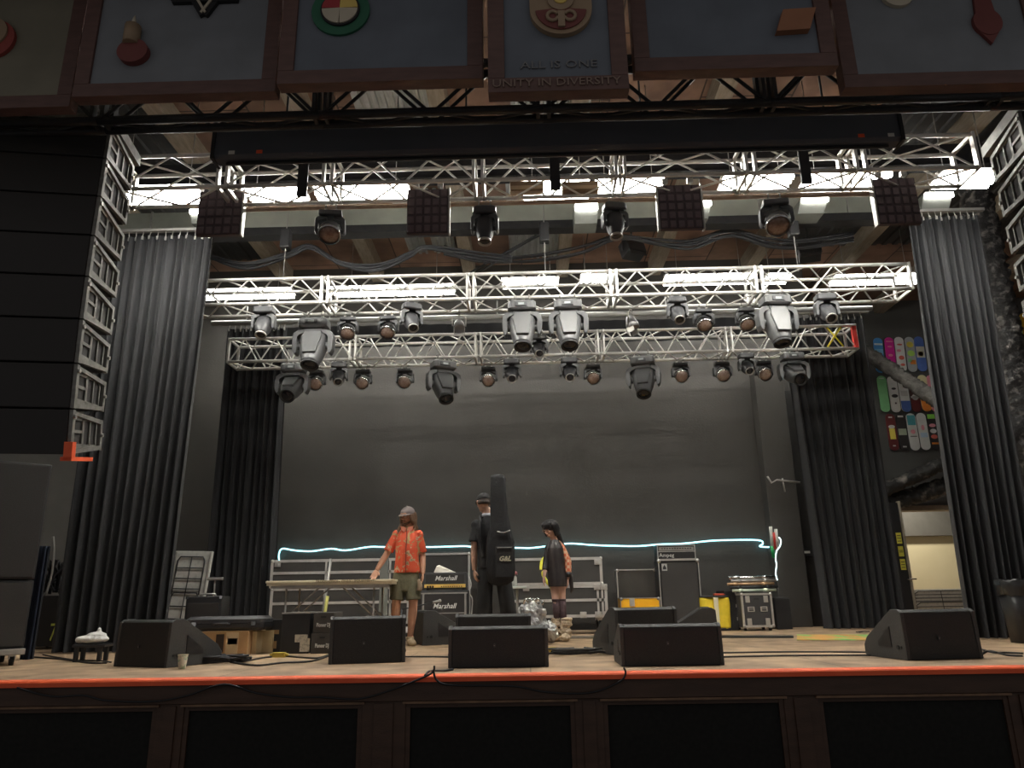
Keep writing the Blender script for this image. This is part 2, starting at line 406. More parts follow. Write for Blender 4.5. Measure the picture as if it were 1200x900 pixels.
curtain('narrow black rear curtain falling beside the beige doorway and yellow stickers', Yd, cx(916,372,Yd), cx(1012,372,Yd), cx(968,742,Yd), cx(1066,742,Yd), at(960,372,Y=Yd).z, STG+.015, 10, .07, 9)

# ------------------------------------------------------------------ trusses
def truss(name, label, x0, x1, Y, zb, H, D, secs, m, bays=3, rc=.025, rl=.010, group=None, mplate=None, ends=(True, True)):
    """box truss along X; Y = front face, zb = bottom chord axis"""
    root = empty(name, ((x0+x1)/2, Y, zb), 0, label, 'truss', group)
    cxm = (x0+x1)/2
    xs = [x0]+secs+[x1]
    for a, b in zip(xs, xs[1:]):
        a -= cxm; b -= cxm
        mb = MB()
        for y, z in ((0, 0), (0, H), (D, 0), (D, H)): mb.cyl((a, y, z), (b, y, z), rc, 8)
        s = mb.build('truss_section', m, root)
        l = MB(); L = b-a; nb = max(1, round(bays*L/1.9)); w = L/nb
        for (p, q) in (((0, 0), (0, H)), ((D, 0), (D, H)), ((0, 0), (D, 0)), ((0, H), (D, H))):
            for k in range(nb):
                xa_, xm_, xb_ = a+k*w+.02, a+(k+.5)*w, a+(k+1)*w-.02
                l.cyl((xa_, *p), (xm_, *q), rl, 5, caps=False); l.cyl((xm_, *q), (xb_, *p), rl, 5, caps=False)
        l.build('lacing', m, s)
    for i, x in enumerate(xs):
        if i == 0 and not ends[0]: continue
        if i == len(xs)-1 and not ends[1]: continue
        x -= cxm; e = MB(); w = .045 if 0 < i < len(xs)-1 else .02
        for dx in ((-w, w) if 0 < i < len(xs)-1 else (0,)):
            e.bb(x+dx-.014, x+dx+.014, -.03, .03, -.02, H+.02); e.bb(x+dx-.014, x+dx+.014, D-.03, D+.03, -.02, H+.02)
            e.bb(x+dx-.014, x+dx+.014, 0, D, -.02, .02); e.bb(x+dx-.014, x+dx+.014, 0, D, H-.02, H+.02)
        e.build('connector_plate', mplate or m, root)
    return root
M_tr = mat('bright_truss_aluminium', (.72,.70,.66), .38, .55, (.80,.78,.74), 6)
# A: middle truss, B: rear truss, C: front truss, D: black truss under the painted panels
YA, YBt, YCt, YD = 9.6, 11.3, 6.6, 5.1
zA = at(656, 347.5, Y=YA).z; zA2 = at(656, 319, Y=YA).z
zB = at(636, 416, Y=YBt).z; zB2 = at(636, 389.5, Y=YBt).z
zC = at(640, 209, Y=YCt).z; zC2 = at(640, 171, Y=YCt).z
dA, dB, dC = .46, .40, .36
trA = truss('lighting_truss', 'long silver box truss directly above the row of large grey moving heads', cx(200,355,YA), cx(1069,336,YA), YA, zA, zA2-zA, dA, [cx(p,350,YA) for p in (380,551,720,892)], M_tr, 3, .027, .012, ends=(True,True))
trB = truss('lighting_truss', 'lowest silver box truss, farthest back, with red tape on one end', cx(267,420,YBt), cx(1006,412,YBt), YBt, zB, zB2-zB, dB, [cx(p,415,YBt) for p in (413,560,705,856)], M_tr, 4, .026, .012)
trC = truss('lighting_truss', 'highest silver box truss, partly hidden by the long black screen housing', cx(137,200,YCt), cx(1147,197,YCt), YCt, zC, zC2-zC, dC, [cx(p,200,YCt) for p in (262,385,560,727,880,1010)], M_tr, 2, .022, .012)
for px in (357, 650, 942):
    t = MB(); x = cx(px, 205, YCt)-trC.location.x; t.bb(x-.05, x+.05, -.06, -.032, -.16, zC2-zC+.1); t.build('black_post', M_steel, trC)
# red and yellow tape on the rear truss end
t = MB(); x = cx(1004,412,YBt)-trB.location.x; h = zB2-zB
t.bb(x-.03, x+.03, -.036, .036, .0, h-.02); t.build('red_tape', mat('red_tape', (.7,.05,.04), .5), trB)
t = MB(); t.cyl((x-.45,-.01,.03), (x-.2,-.01,h-.03), .016, 6); t.cyl((x-.2,-.01,.03), (x-.42,-.01,h-.03), .014, 6)
t.build('yellow_tape', mat('yellow_tape', (.85,.75,.05), .5), trB)
zD = at(650, 127, Y=YD).z
trD = truss('roof_truss', 'matt black truss running the full width behind the painted panels', -5.2, 6.4, YD, zD, .45, .13, [-3.4,-1.6,.2,2.0,3.8], M_steel, 2.4, .035, .016)


# steel hoist wires/bumpers from trusses to roof: motor chains
def chain(px, Y, z0, label):
    x = cx(px, 350, Y); mb = MB(); mb.cyl((0, 0, 0), (0, 0, CEIL-.3-z0-.002), .008, 5)
    root = empty('hoist_cable', (x, Y, z0), 0, label, 'cable', 'hoist cables')
    mb.build('steel_wire', M_alud, root)
    h = MB(); h.bb(-.07, .07, -.07, .07, .55, .85, bev=.02); h.build('hoist_body', M_blk, root)
for p in (330, 640, 940): chain(p, YA+dA/2, zA2+.03, 'thin steel hoist cable rising from the silver truss to the roof')

# ------------------------------------------------------------------ curtain pipe behind the rear truss, and ceiling duct
Yp = 12.0
a, b = at(248, 381, Y=Yp), at(1022, 364, Y=Yp)
mb = MB(); zz = (a.z+b.z)/2+.04; mb.cyl((a.x, Yp, zz), (b.x, Yp, zz), .045, 10)
for k in range(8):
    x = a.x+.6+(b.x-a.x-1.2)*k/7; mb.cyl((x, Yp, zz), (x, Yp, zz+.3), .012, 6)
tag(mb.build('curtain_pipe', mat('pale_grey_pipe', (.42,.42,.40), .45, .3)), 'long pale pipe running behind the rear truss above the rear curtains', 'pipe')
bx0, bx1 = cx(336, 390, 12.15), cx(918, 375, 12.15); bz1 = zz-.05; bz0 = at(640, 402, Y=12.15).z
mb = MB(); r1_ = [(bx0+(bx1-bx0)*i/160, 12.16+.012*math.sin(i*1.1), bz1) for i in range(161)]; r0_ = [(p[0], p[1]+.01*math.sin(p[0]*9), bz0) for p in r1_]
mb.rings([r1_, r0_], caps=False, closed=False); mb.rings([[(p[0], p[1]+.012, p[2]) for p in r1_], [(p[0], p[1]+.012, p[2]) for p in r0_]], caps=False, closed=False)
tag(mb.build('added_dark_border', m_cur), 'narrow black cloth band added under the pale pipe to darken the wall top', 'curtain')  # cloth band added to darken the brightly lit top of the back wall
root = empty('air_duct', ((XL+XR)/2, 10.4, CEIL-1.2), 0, 'pale grey-green rectangular duct crossing the roof behind the bright tubes', 'duct')
x0, x1 = cx(128,255,10.2), cx(1045,240,10.2); mx = root.location.x
z0, z1 = at(640,259,Y=10.2).z, at(640,238,Y=10.2).z
mb = MB(); mb.bb(x0-mx, x1-mx, -.2, .2, z0-root.location.z, z1-root.location.z); mb.build('duct_body', mat('dull_green_grey_metal', (.30,.31,.26), .5, .2, (.36,.37,.31), 3), root)
mb = MB(); mb.bb(x0-mx, x1-mx, -.23, -.02, z0-.13-root.location.z, z0-.003-root.location.z); mb.build('support_rail', M_steel, root)
for k in range(9):
    fl = MB(); x = x0-mx+(x1-x0)*(k+.5)/9; fl.bb(x-.012, x+.012, -.215, .215, z0-.005-root.location.z, z1+.015-root.location.z); fl.build('seam_band', M_alud, root)

# ------------------------------------------------------------------ tube light fixtures (the light of the place)
def tubes(name, px0, px1, py, Y, label, group, wid=.30, tm=None):
    xa_, xb_ = cx(px0, py, Y), cx(px1, py, Y); z = at((px0+px1)/2, py, Y=Y).z; L = xb_-xa_
    root = empty('tube_light', ((xa_+xb_)/2, Y, z), 0, label, 'ceiling light', group)
    h = MB(); h.prism([(-.20, .052), (-.15, .075), (.15, .075), (.20, .052)], 'x', -L/2, L/2)
    h.bb(-L/2, L/2, -.05, .05, .076, .12); h.build('reflector', M_white, root)
    n = max(1, round(L/1.25)); w = L/n
    for i in range(n):
        for k in range(4):
            t = MB(); y = (k-1.5)*wid/3; t.cyl((-L/2+i*w+.02, y, .015), (-L/2+(i+1)*w-.02, y, .015), .034, 8); t.build('tube', tm or M_tube, root)
    for sx in (-.35, .35): s = MB(); s.cyl((L*sx, 0, .12), (L*sx, 0, CEIL-z-.05), .006, 5); s.build('hanger', M_alud, root)
Y1, Y2 = 8.2, 12.35
R1 = [(131,236,231,'lit tube light beside the left speaker column, outermost of the front row'),
 (290,358,230,'lit tube light partly behind the first square grid panel'),
 (369,480,228,'long lit tube light directly above the dim ball-headed lamp on the front truss'),
 (612,692,225,'lit tube light showing in slivers behind two brown light bars'),
 (697,777,221,'lit tube light between the brown light bars and the third square grid panel'),
 (845,927,217,'lit tube light just above the right-hand ball-headed lamp on the front truss'),
 (942,1040,215,'lit tube light partly behind the fourth square grid panel'),
 (1098,1168,212,'lit tube light beside the right-hand speaker column')]
for a, b, y, l in R1: tubes('t', a, b, y, Y1, l, 'front row of tube lights')
R2 = [(225,343,346,'lit tube light seen through the middle truss beside the tall left curtain'),
 (390,533,342,'longest lit tube light seen through the middle truss, left of its centre'),
 (588,655,333,'slim lit tube light seen through the middle truss above the pair of big moving heads'),
 (680,718,329,'short lit tube light seen just left of the middle truss joint'),
 (778,884,329,'lit tube light seen through the middle truss, right of centre before a joint'),
 (898,925,328,'shortest lit tube light, just right of a middle truss joint'),
 (975,1080,329,'lit tube light seen through the end of the middle truss nearest the skateboards')]
for a, b, y, l in R2: tubes('t', a, b, y, Y2, l, 'rear row of tube lights', tm=M_tubeb)
def hood(x0, x1, yt, yb, lean, label):
    Y = 9.55; r = rectYZ(x0, x1, yt, yb, Y); xm = (r[0]+r[1])/2; w = (r[1]-r[0])/2; h = (r[3]-r[2])
    root = empty('hooded_lamp', (xm, Y, r[2]), 0, label, 'ceiling light', 'hooded lamps below the tube lights')
    mb = MB(); mb.rings([[(-w+lean, 0, 0), (w*.8+lean, 0, 0), (w*.8+lean, .3, 0), (-w+lean, .3, 0)], [(-w-lean*.3, -.02, h), (w, -.02, h), (w, .3, h), (-w-lean*.3, .3, h)]], smooth=False)
    mb.build('hood', mat('grey_green_hood', (.16,.165,.145), .5), root)
    mb = MB(); mb.bb(-w*.9, w*.9, -.06, -.02, h*.68, h*.97); mb.build('lit_slot', M_tube2, root)
    mb = MB(); mb.cyl((0, .15, h), (0, .15, CEIL-r[2]-.05), .008, 5); mb.build('hanger', M_alud, root)
for a in [(223,235,247,262,.03,'small hooded lamp showing just beside the first square grid panel'),
 (375,388,245,268,.05,'small hooded lamp showing beside the dim ball-headed lamp'),
 (673,702,240,262,.0,'white hooded lamp between the two small moving heads near the centre'),
 (818,834,236,256,-.04,'small hooded lamp just right of the third square grid panel'),
 (938,972,232,250,-.05,'white slanted hooded lamp right of the ball-headed lamp'),
 (1082,1118,227,245,-.05,'white hooded lamp right of the fourth square grid panel')]: hood(*a)

# black drooping cable loom above the middle truss
def loom(pts, Y, r, label, n=3):
    mb = MB(); rnd = random.Random(len(pts)+int(r*1000)); P = [at(px, py, Y=Y) for px, py in pts]
    for k in range(n):
        o = Vector((0, rnd.uniform(-.06, .06), rnd.uniform(-.05, .05)))
        mb.tube([p+o+Vector((0, 0, rnd.uniform(-.04, .03))) for p in P], r, 6, smooth_n=6)
    tag(mb.build('hanging_cable_loom', M_cordm), label, 'cables', 'cable looms under the roof')
loom([(245,300),(290,312),(340,298),(365,290),(400,308),(440,315),(480,300),(500,292),(560,300),(600,303)], 10.0, .018, 'drooping bundle of black cables above the left half of the middle truss', 5)
loom([(520,292),(560,303),(620,302),(680,292),(725,278),(770,284),(810,286),(855,272),(900,284),(940,286),(1000,276)], 10.6, .022, 'drooping bundle of black cables running above the right half of the middle truss', 4)
loom([(545,326),(575,308),(605,290),(640,272),(655,262)], 10.4, .016, 'short black cable slanting up past the silver corrugated sheet', 2)
# ------------------------------------------------------------------ moving lights
def superellipse(rx, ry, z, y0=0, n=20, e=.6):
    o = []
    for k in range(n):
        a = 2*PI*k/n; c_, s_ = math.cos(a), math.sin(a)
        o.append((rx*math.copysign(abs(c_)**e, c_), y0+ry*math.copysign(abs(s_)**e, s_), z))
    return o
def clamps(root, dx, s=1):
    for sx in (-dx, dx):
        mb = MB(); n = 10
        mb.tube([(sx, .034*s*math.cos(a)*1.0, .0+.034*s*math.sin(a)) for a in [math.radians(-60+30*i) for i in range(11)]], .009*s, 6)
        mb.bb(sx-.018*s, sx+.018*s, -.02*s, .02*s, -.085*s, -.03*s); mb.cyl((sx-.035*s, .0, -.06*s), (sx+.035*s, 0, -.06*s), .006*s, 6)
        mb.build('clamp', M_alud, root)
def big_head(label):
    r = empty('moving_head_spotlight', label=label, category='stage light')
    clamps(r, .10, 1.1)
    b = MB(); b.rings([superellipse(.17, .12, -.08, e=.35), superellipse(.19, .14, -.10, e=.35), superellipse(.19, .14, -.19, e=.35), superellipse(.15, .12, -.215, e=.35)], smooth=False)
    b.build('base', M_head, r)
    d = MB(); d.bb(-.09, .07, -.152, -.138, -.175, -.115, mi=0, bev=.004); d.bb(-.05, .03, -.156, -.150, -.16, -.13, mi=1); d.build('display_panel', [M_blk2, mat('display_glass', (.35,.38,.38), .2)], r)
    y = MB()
    for s in (-1, 1):
        prof = [(s*.10, -.222), (s*.20, -.235), (s*.255, -.275), (s*.27, -.36), (s*.262, -.50), (s*.235, -.56), (s*.205, -.55), (s*.20, -.47), (s*.215, -.33), (s*.185, -.29), (s*.10, -.275)]
        y.prism(prof if s > 0 else prof[::-1], 'y', -.075, .075, bev=.012)
    y.bb(-.12, .12, -.09, .09, -.275, -.216, bev=.01)
    y.build('yoke', M_head, r)
    h = MB()
    h.rings([superellipse(.08, .07, .235), superellipse(.15, .12, .205), superellipse(.178, .135, .10), superellipse(.17, .135, -.02), superellipse(.145, .125, -.15), superellipse(.118, .115, -.27, e=.9), superellipse(.112, .112, -.30, e=1)])
    for s in (-1, 1): h.cyl((s*.15, 0, 0), (s*.20, 0, 0), .05, 14)
    hd = h.build('head', M_head, r, loc=(0, 0, -.44))
    p = MB(); p.prism([(-.10, .17), (.10, .17), (.125, .05), (.085, -.21), (-.085, -.21), (-.125, .05)], 'y', -.15, -.11, bev=.01); p.build('cover_plate', mat('mid_grey_cover', (.10,.102,.102), .35, 0, (.12,.12,.12), 5), hd)
    l = MB(); l.lathe([(.0, -.288), (.095, -.292), (.112, -.30), (.118, -.33), (.108, -.335), (.098, -.315), (0, -.305)], seg=24); l.build('lens_hood', M_blk, hd)
    g = MB(); g.ball((0, 0, -.312), .09, (1, 1, .2)); g.build('lens', M_lens, hd)
    return r
def mid_head(label):
    r = empty('moving_head_spotlight', label=label, category='stage light')
    clamps(r, .06, .8)
    b = MB(); b.rings([superellipse(.11, .08, -.06, e=.35), superellipse(.125, .09, -.075, e=.35), superellipse(.125, .09, -.13, e=.35), superellipse(.10, .08, -.145, e=.35)], smooth=False); b.build('base', M_blk2, r)
    y = MB()
    for s in (-1, 1):
        prof = [(s*.04, -.148), (s*.12, -.15), (s*.145, -.18), (s*.145, -.33), (s*.125, -.345), (s*.112, -.33), (s*.112, -.20), (s*.04, -.18)]
        y.prism(prof if s > 0 else prof[::-1], 'y', -.05, .05, bev=.008)
    y.build('yoke', M_head, r)
    h = MB(); h.rings([superellipse(.06, .055, .13), superellipse(.088, .08, .10), superellipse(.096, .085, 0), superellipse(.088, .082, -.07), superellipse(.07, .07, -.13, e=1), superellipse(.066, .066, -.15, e=1)])
    for s in (-1, 1): h.cyl((s*.09, 0, 0), (s*.118, 0, 0), .03, 10)
    hd = h.build('head', M_blk2, r, loc=(0, 0, -.29))
    l = MB(); l.lathe([(.0, -.145), (.055, -.148), (.068, -.15), (.072, -.175), (.062, -.178), (.056, -.16), (0, -.155)], seg=20); l.build('lens_ring', M_chrome if 0 else M_alud, hd)
    g = MB(); g.ball((0, 0, -.16), .053, (1, 1, .35)); g.build('lens', M_lens, hd)
    return r
def ball_head(label):
    r = empty('moving_head_spotlight', label=label, category='stage light')
    clamps(r, .045, .7)
    b = MB(); b.bb(-.10, .10, -.07, .07, -.105, -.055, bev=.012); b.build('base', M_blk2, r)
    y = MB()
    for s in (-1, 1):
        prof = [(s*.03, -.108), (s*.105, -.108), (s*.128, -.13), (s*.132, -.24), (s*.115, -.262), (s*.104, -.245), (s*.104, -.15), (s*.03, -.13)]
        y.prism(prof if s > 0 else prof[::-1], 'y', -.04, .04, bev=.007)
    y.build('yoke', M_blk2, r)
    h = MB(); h.lathe([(.0, .09), (.05, .085), (.085, .05), (.098, 0), (.098, -.045), (.092, -.055), (0, -.05)], seg=22)
    for s in (-1, 1): h.cyl((s*.09, 0, 0), (s*.116, 0, 0), .025, 10)
    hd = h.build('head', M_head, r, loc=(0, 0, -.235))
    l = MB(); l.ball((0, 0, -.045), .088, (1, 1, .45)); l.build('lens', M_honey, hd)
    t = MB(); t.lathe([(.086, -.05), (.098, -.046), (.1, -.06), (.09, -.066)], seg=22, caps=False); t.build('lens_ring', M_chrome, hd)
    return r
def par_head(label):
    r = empty('spot_lamp', label=label, category='stage light')
    clamps(r, .0001, .8)
    y = MB(); y.tube([(-.10, 0, -.24), (-.105, 0, -.10), (-.06, 0, -.075), (.06, 0, -.075), (.105, 0, -.10), (.10, 0, -.24)], .008, 6); y.build('yoke', M_alud, r)
    h = MB(); h.lathe([(0, .10), (.045, .095), (.06, .06), (.085, -.02), (.088, -.09), (.08, -.09), (.075, -.03), (0, -.02)], seg=18)
    hd = h.build('head', mat('silver_can', (.3,.3,.3), .35, .6), r, loc=(0, 0, -.22))
    b = MB(); b.bb(-.08, -.075, -.03, .07, -.16, -.08); b.bb(.075, .08, -.03, .07, -.16, -.08); b.bb(-.07, .07, .085, .09, -.16, -.08); b.build('barn_door', M_alud, hd)
    return r
BIG = big_head('x'); MID = mid_head('x'); BALL = ball_head('x'); PAR = par_head('x')
used = set()
def place_light(proto, px, Y, zc, label, group, tilt=0, rz=0, s=1.0):
    o = copy_tree(proto) if proto.name in used else proto
    used.add(proto.name)
    o.location = (cx(px, 380, Y), Y, zc); o.rotation_euler = (0, 0, math.radians(rz)); o.scale = (s, s, s)
    o['label'] = label; o['group'] = group
    for c in o.children:
        if c.name.startswith('head'): c.rotation_euler = (math.radians(tilt), 0, 0)
    return o
fA, rA, fB, rB = (YA, zA), (YA+dA, zA), (YBt, zB), (YBt+dB, zB)
gA, gB = 'stage lights hanging from the middle truss', 'stage lights hanging from the rear truss'
MA, MBt = ' on the middle truss', ' on the rear truss'
Lts = [
 (MID,309,fA,'grey moving light at the middle truss end beside the tall left curtain',gA,-25,0,1.12),
 (BIG,369,rA,'large grey moving head hanging just left of the first middle truss joint',gA,-22,0,1.1),
 (BALL,408,rA,'small ball-headed light just right of the first big moving head'+MA,gA,-40,5,1.15),
 (BALL,455,rA,'small ball-headed light with a grey moving light close on its right'+MA,gA,-40,-5,1.15),
 (MID,482,fA,'grey moving light just right of a ball-headed light'+MA+', turned aside',gA,-35,25,1.05),
 (PAR,538,rA,'small silver spot lamp alone left of the central pair'+MA,gA,-30,10,.95),
 (BIG,612,fA,'big pale moving head, left one of the central pair'+MA,gA,-20,0,1.02),
 (BIG,666,fA,'big pale moving head, right one of the central pair'+MA,gA,-20,0,1.02),
 (PAR,740,rA,'small silver spot lamp alone right of the central pair'+MA,gA,-15,60,1.05),
 (MID,795,fA,'grey moving light with round lens beside a ball-headed light, right half'+MA[3:],gA,-38,0,1.0),
 (BALL,825,rA,'small ball-headed light just right of a round-lensed moving light'+MA,gA,-40,0,1.15),
 (BALL,875,rA,'small ball-headed light just left of the dark big moving head'+MA,gA,-40,0,1.15),
 (BIG,911,fA,'big dark moving head near the right end of the middle truss, nose down',gA,-15,5,1.04),
 (MID,971,fA,'grey moving light at the end of the middle truss above the red tape',gA,-42,0,1.1),
 (BIG,348,fB,'big moving head with glossy tilted nose, first from the left'+MBt,gB,-48,0,1.0),
 (BALL,375,rB,'ball-headed light right of the first glossy-nosed big moving head'+MBt,gB,-60,0,1.15),
 (MID,400,fB,'small dark-lensed moving light between two ball-headed lights'+MBt,gB,-45,12,1.0),
 (BALL,428,rB,'ball-headed light right of a small moving light, left third'+MBt[3:],gB,-60,0,1.15),
 (BALL,476,rB,'ball-headed light hanging alone just left of the slanted big moving head'+MBt,gB,-60,0,1.15),
 (BIG,520,fB,'big moving head slanted to one side, left of centre'+MBt,gB,-30,25,1.02),
 (BALL,572,rB,'ball-headed light just left of a small ring-lensed light'+MBt,gB,-60,0,1.15),
 (MID,599,fB,'small ring-lensed light directly below the left light of the central pair'+MBt,gB,-48,0,1.05),
 (MID,665,fB,'small ring-lensed light directly below the right light of the central pair'+MBt,gB,-48,0,1.05),
 (BALL,692,rB,'ball-headed light close right of a ring-lensed light'+MBt,gB,-60,0,1.15),
 (BIG,750,fB,'big dark moving head pointing down, right of centre'+MBt,gB,-30,-15,1.0),
 (BALL,793,rB,'ball-headed light hanging alone right of the dark big moving head'+MBt,gB,-60,0,1.15),
 (BALL,841,rB,'ball-headed light alone between two gaps, right third'+MBt[3:],gB,-60,0,1.15),
 (MID,870,fB,'small dark moving light touching a ball-headed light on its right'+MBt,gB,-50,0,.95),
 (BALL,889,rB,'ball-headed light squeezed between a dark moving light and a big one'+MBt,gB,-60,0,1.15),
 (BIG,923,fB,'big moving head with glossy visor, last from the left'+MBt,gB,-55,0,.9),
]
for p, px, (Y, z), lab, g, t, rz, s in Lts: place_light(p, px, Y, z-.005, lab, g, t, rz, s)
o = place_light(MID, 631, YBt-.02, zB2+.0, 'white-shelled round lamp with black face among the rear truss bars', gB, -45, 0, 1.0)

# front pipe below the highest truss with its lamps, light bars and grid panels
YP = 7.0
a, b = at(285, 243, Y=YP), at(1060, 229, Y=YP); zz = (a.z+b.z)/2
mb = MB(); mb.cyl((a.x, YP, zz), (b.x, YP, zz), .024, 10)
for p in (300, 560, 700, 860, 1040): mb.cyl((cx(p,230,YP), YP, zz), (cx(p,230,YP), YCt+dC+.03, zC), .012, 6)
tag(mb.build('front_pipe', mat('rusty_pipe', (.36,.24,.17), .5, .3, (.46,.34,.26), 9)), 'rust-tinted lighting pipe hanging under the highest silver truss', 'pipe')
gC = 'stage lights hanging from the front pipe'
for p, px, lab, t, rz, s in [(BALL,388,'dim ball-headed light just below the long bright tube light on the front pipe',-35,8,1.2),
  (MID,568,'dark moving head between the second grid panel and the brown light bars',-8,0,1.0),
  (MID,720,'pale moving head beside the white hooded lamp on the front pipe',-8,10,.95),
  (BALL,909,'ball-headed light below the right-hand bright tube light on the front pipe',-35,-8,1.3)]:
    o = place_light(p, px, YP, zz, lab, gC, t, rz, s); o.location.x = cx(px, 250, YP)
m_pan = mat('maroon_grid_panel', (.12,.085,.092), .55, 0, (.14,.10,.108), 30)
m_pan2 = mat('grid_groove', (.07,.05,.054), .7)
def grid_panel(x0, x1, yt, yb, Y, label, edge):
    r = rectYZ(x0, x1, yt, yb, Y); w, h = r[1]-r[0], r[3]-r[2]
    root = empty('hanging_grid_panel', ((r[0]+r[1])/2, Y, r[3]), 0, label, 'light panel', 'square grid light panels')
    mb = MB(); mb.bb(-w/2, w/2, 0, .05, -h, 0, mi=1)
    n = 5
    for i in range(n):
        for k in range(n):
            c0, c1 = -w/2+w*i/n+.012, -w/2+w*(i+1)/n-.012; d0, d1 = -h+h*k/n+.012, -h+h*(k+1)/n-.012
            mb.bb(c0, c1, -.012, 0, d0, d1, bev=.006)
    mb.build('panel', [m_pan, m_pan2], root)
    f = MB(); 
    if 'l' in edge: f.bb(-w/2-.02, -w/2-.002, -.015, .06, -h-.01, .01)
    if 'r' in edge: f.bb(w/2+.002, w/2+.02, -.015, .06, -h-.01, .01)
    f.build('side_rail', M_alud, root)
    for sx in (-w*.3, w*.3): k = MB(); k.cyl((sx, .03, .002), (sx, .03, .10), .01, 6); k.bb(sx-.03, sx+.03, .01, .05, .04, .09); k.build('bracket', M_alud, root)
grid_panel(232,283,224,275,6.9,'square maroon grid panel, the one nearest the left speaker column','r')
grid_panel(477,525,222,273,6.9,'square maroon grid panel with the dark moving head to its right','r')
grid_panel(772,822,217,268,6.9,'square maroon grid panel hanging right of the centre of the front pipe','lr')
grid_panel(1026,1076,209,262,6.9,'square maroon grid panel, the one nearest the right speaker column','l')
for x0, x1, l in ((598,637,'brown light bar, the one nearer the dark moving head'), (658,700,'brown light bar just left of the long bright tube light')):
    r = rectYZ(x0, x1, 221, 232, 7.05); w = r[1]-r[0]; h = r[3]-r[2]
    root = empty('hanging_light_bar', ((r[0]+r[1])/2, 6.9, r[2]), 0, l, 'light bar', 'brown light bars under the highest truss')
    mb = MB(); mb.bb(-w/2, w/2, 0, .10, 0, h, bev=.01); mb.build('bar_body', mat('brown_bar_metal', (.26,.17,.10), .45, .3), root)
    mb = MB(); mb.bb(-w/2+.01, w/2-.01, -.008, -.001, h*.15, h*.5); mb.build('lens_strip', mat('tan_strip', (.5,.36,.22), .4), root)
    for sx in (-w*.3, w*.3): mb = MB(); mb.cyl((sx, .05, h), (sx, .05, h+.10), .012, 6); mb.build('bracket', M_blk, root)

for px, py, lab, rz in ((741, 292, 'small black loudspeaker hanging under the roof near the centre, tilted', 25), (948, 294, 'small black loudspeaker hanging under the roof right of the ball-headed lamp', -15)):
    p = at(px, py, Y=11.3); r = empty('hanging_speaker', p, math.radians(rz), lab, 'speaker', 'small speakers under the roof')
    m = MB(); m.box((0, 0, 0), (.34, .26, .30), Euler((math.radians(-20), 0, 0)), bev=.015); m.build('cabinet', M_blk, r)
    m = MB(); m.box((0, -.135, -.05), (.30, .012, .26), Euler((math.radians(-20), 0, 0))); m.build('grille', M_grille, r)
    m = MB(); m.tube([(-.19, 0, -.05), (-.19, 0, .2), (.19, 0, .2), (.19, 0, -.05)], .012, 6); m.cyl((0, 0, .2), (0, 0, CEIL-p.z-.02), .014, 6); m.build('yoke', M_steel, r)
# ------------------------------------------------------------------ long black screen housing
Ys = 5.75
zt_, zb_ = at(650, 133, Y=Ys).z, at(650, 174, Y=Ys).z
xa_, xb_ = cx(252,155,Ys), cx(1056,150,Ys); L = xb_-xa_
root = empty('screen_housing', ((xa_+xb_)/2, Ys, zb_), 0, 'long black projection screen housing hung in front of the highest truss', 'screen housing')
m_scr = mat('haze_lifted_black_housing', (.075,.08,.092), .8, 0, (.083,.088,.10), 3)  # black housing lightened: bluish haze is put into its colour
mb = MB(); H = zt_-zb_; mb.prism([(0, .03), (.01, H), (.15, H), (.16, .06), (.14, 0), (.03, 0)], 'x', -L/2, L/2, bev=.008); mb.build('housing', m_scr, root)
mb = MB(); mb.cyl((-L/2+.1, .075, -.018), (L/2-.1, .075, -.018), .016, 10); mb.build('bottom_bar', M_steel, root)
for s in (-1, 1):
    mb = MB(); x = s*(L/2-.012); mb.prism([(-.01, -.01), (-.01, H+.02), (.17, H+.02), (.17, -.01)], 'x', x, x+s*.03); mb.build('end_cap', M_blk, root)
for x, m_, n in ((-L/2+.17, M_white, 'white'), (-L/2+.42, M_org, 'red'), (L/2-.36, M_org, 'red'), (L/2-.10, M_white, 'white')):
    mb = MB(); mb.box((x, -.004, .045), (.055, .003, .035), Euler((math.radians(-2), 0, 0))); o = mb.build('sticker', m_, root); o['label'] = n+' sticker'
for x in (-L*.4, -L*.13, L*.13, L*.4): mb = MB(); mb.cyl((x, .08, H), (x, .08, CEIL-.3-zb_), .01, 6); mb.build('hanging_wire', M_steel, root)

# ------------------------------------------------------------------ painted panels along the top
m_fr = mat('reddish_wood_frame', (.095,.05,.042), .6, 0, (.125,.066,.055), 6, stretch=(1,4,4))
def panel(px0, px1, pyb, Y, label, col, dy=.10, hgt=1.5, lean=0):
    z = at((px0+px1)/2, pyb, Y=Y).z; x0, x1 = cx(px0, pyb, Y), cx(px1, pyb, Y); w = x1-x0
    root = empty('painted_panel', ((x0+x1)/2, Y, z), 0, label, 'painted panel', 'painted panels along the top')
    mb = MB(); mb.bb(-w/2+.02, w/2-.02, .02, dy*.8, .02, hgt-.02); mb.build('board', col, root)
    f = MB(); t = .105
    f.bb(-w/2, w/2, 0, dy, 0, t, bev=.006); f.bb(-w/2, w/2, 0, dy, hgt-t, hgt, bev=.006)
    f.bb(-w/2, -w/2+t, 0, dy, t, hgt-t, bev=.006); f.bb(w/2-t, w/2, 0, dy, t, hgt-t, bev=.006); f.build('frame', m_fr, root)
    return root, w
def bluemat(n, c): return mat(n, c, .75, 0, tuple(v*1.2 for v in c), 3)
c_blue = bluemat('haze_greyed_blue_paint', (.165,.175,.19)); c_grey = bluemat('grey_green_paint', (.17,.155,.115)); c_blue2 = bluemat('haze_greyed_deep_blue_paint', (.115,.13,.155))  # both blues greyed, the veil of haze mixed into the paint
P1, w1 = panel(-170, 80, 128, 4.55, 'painted panel in the top corner with a red and tan disc', c_grey)
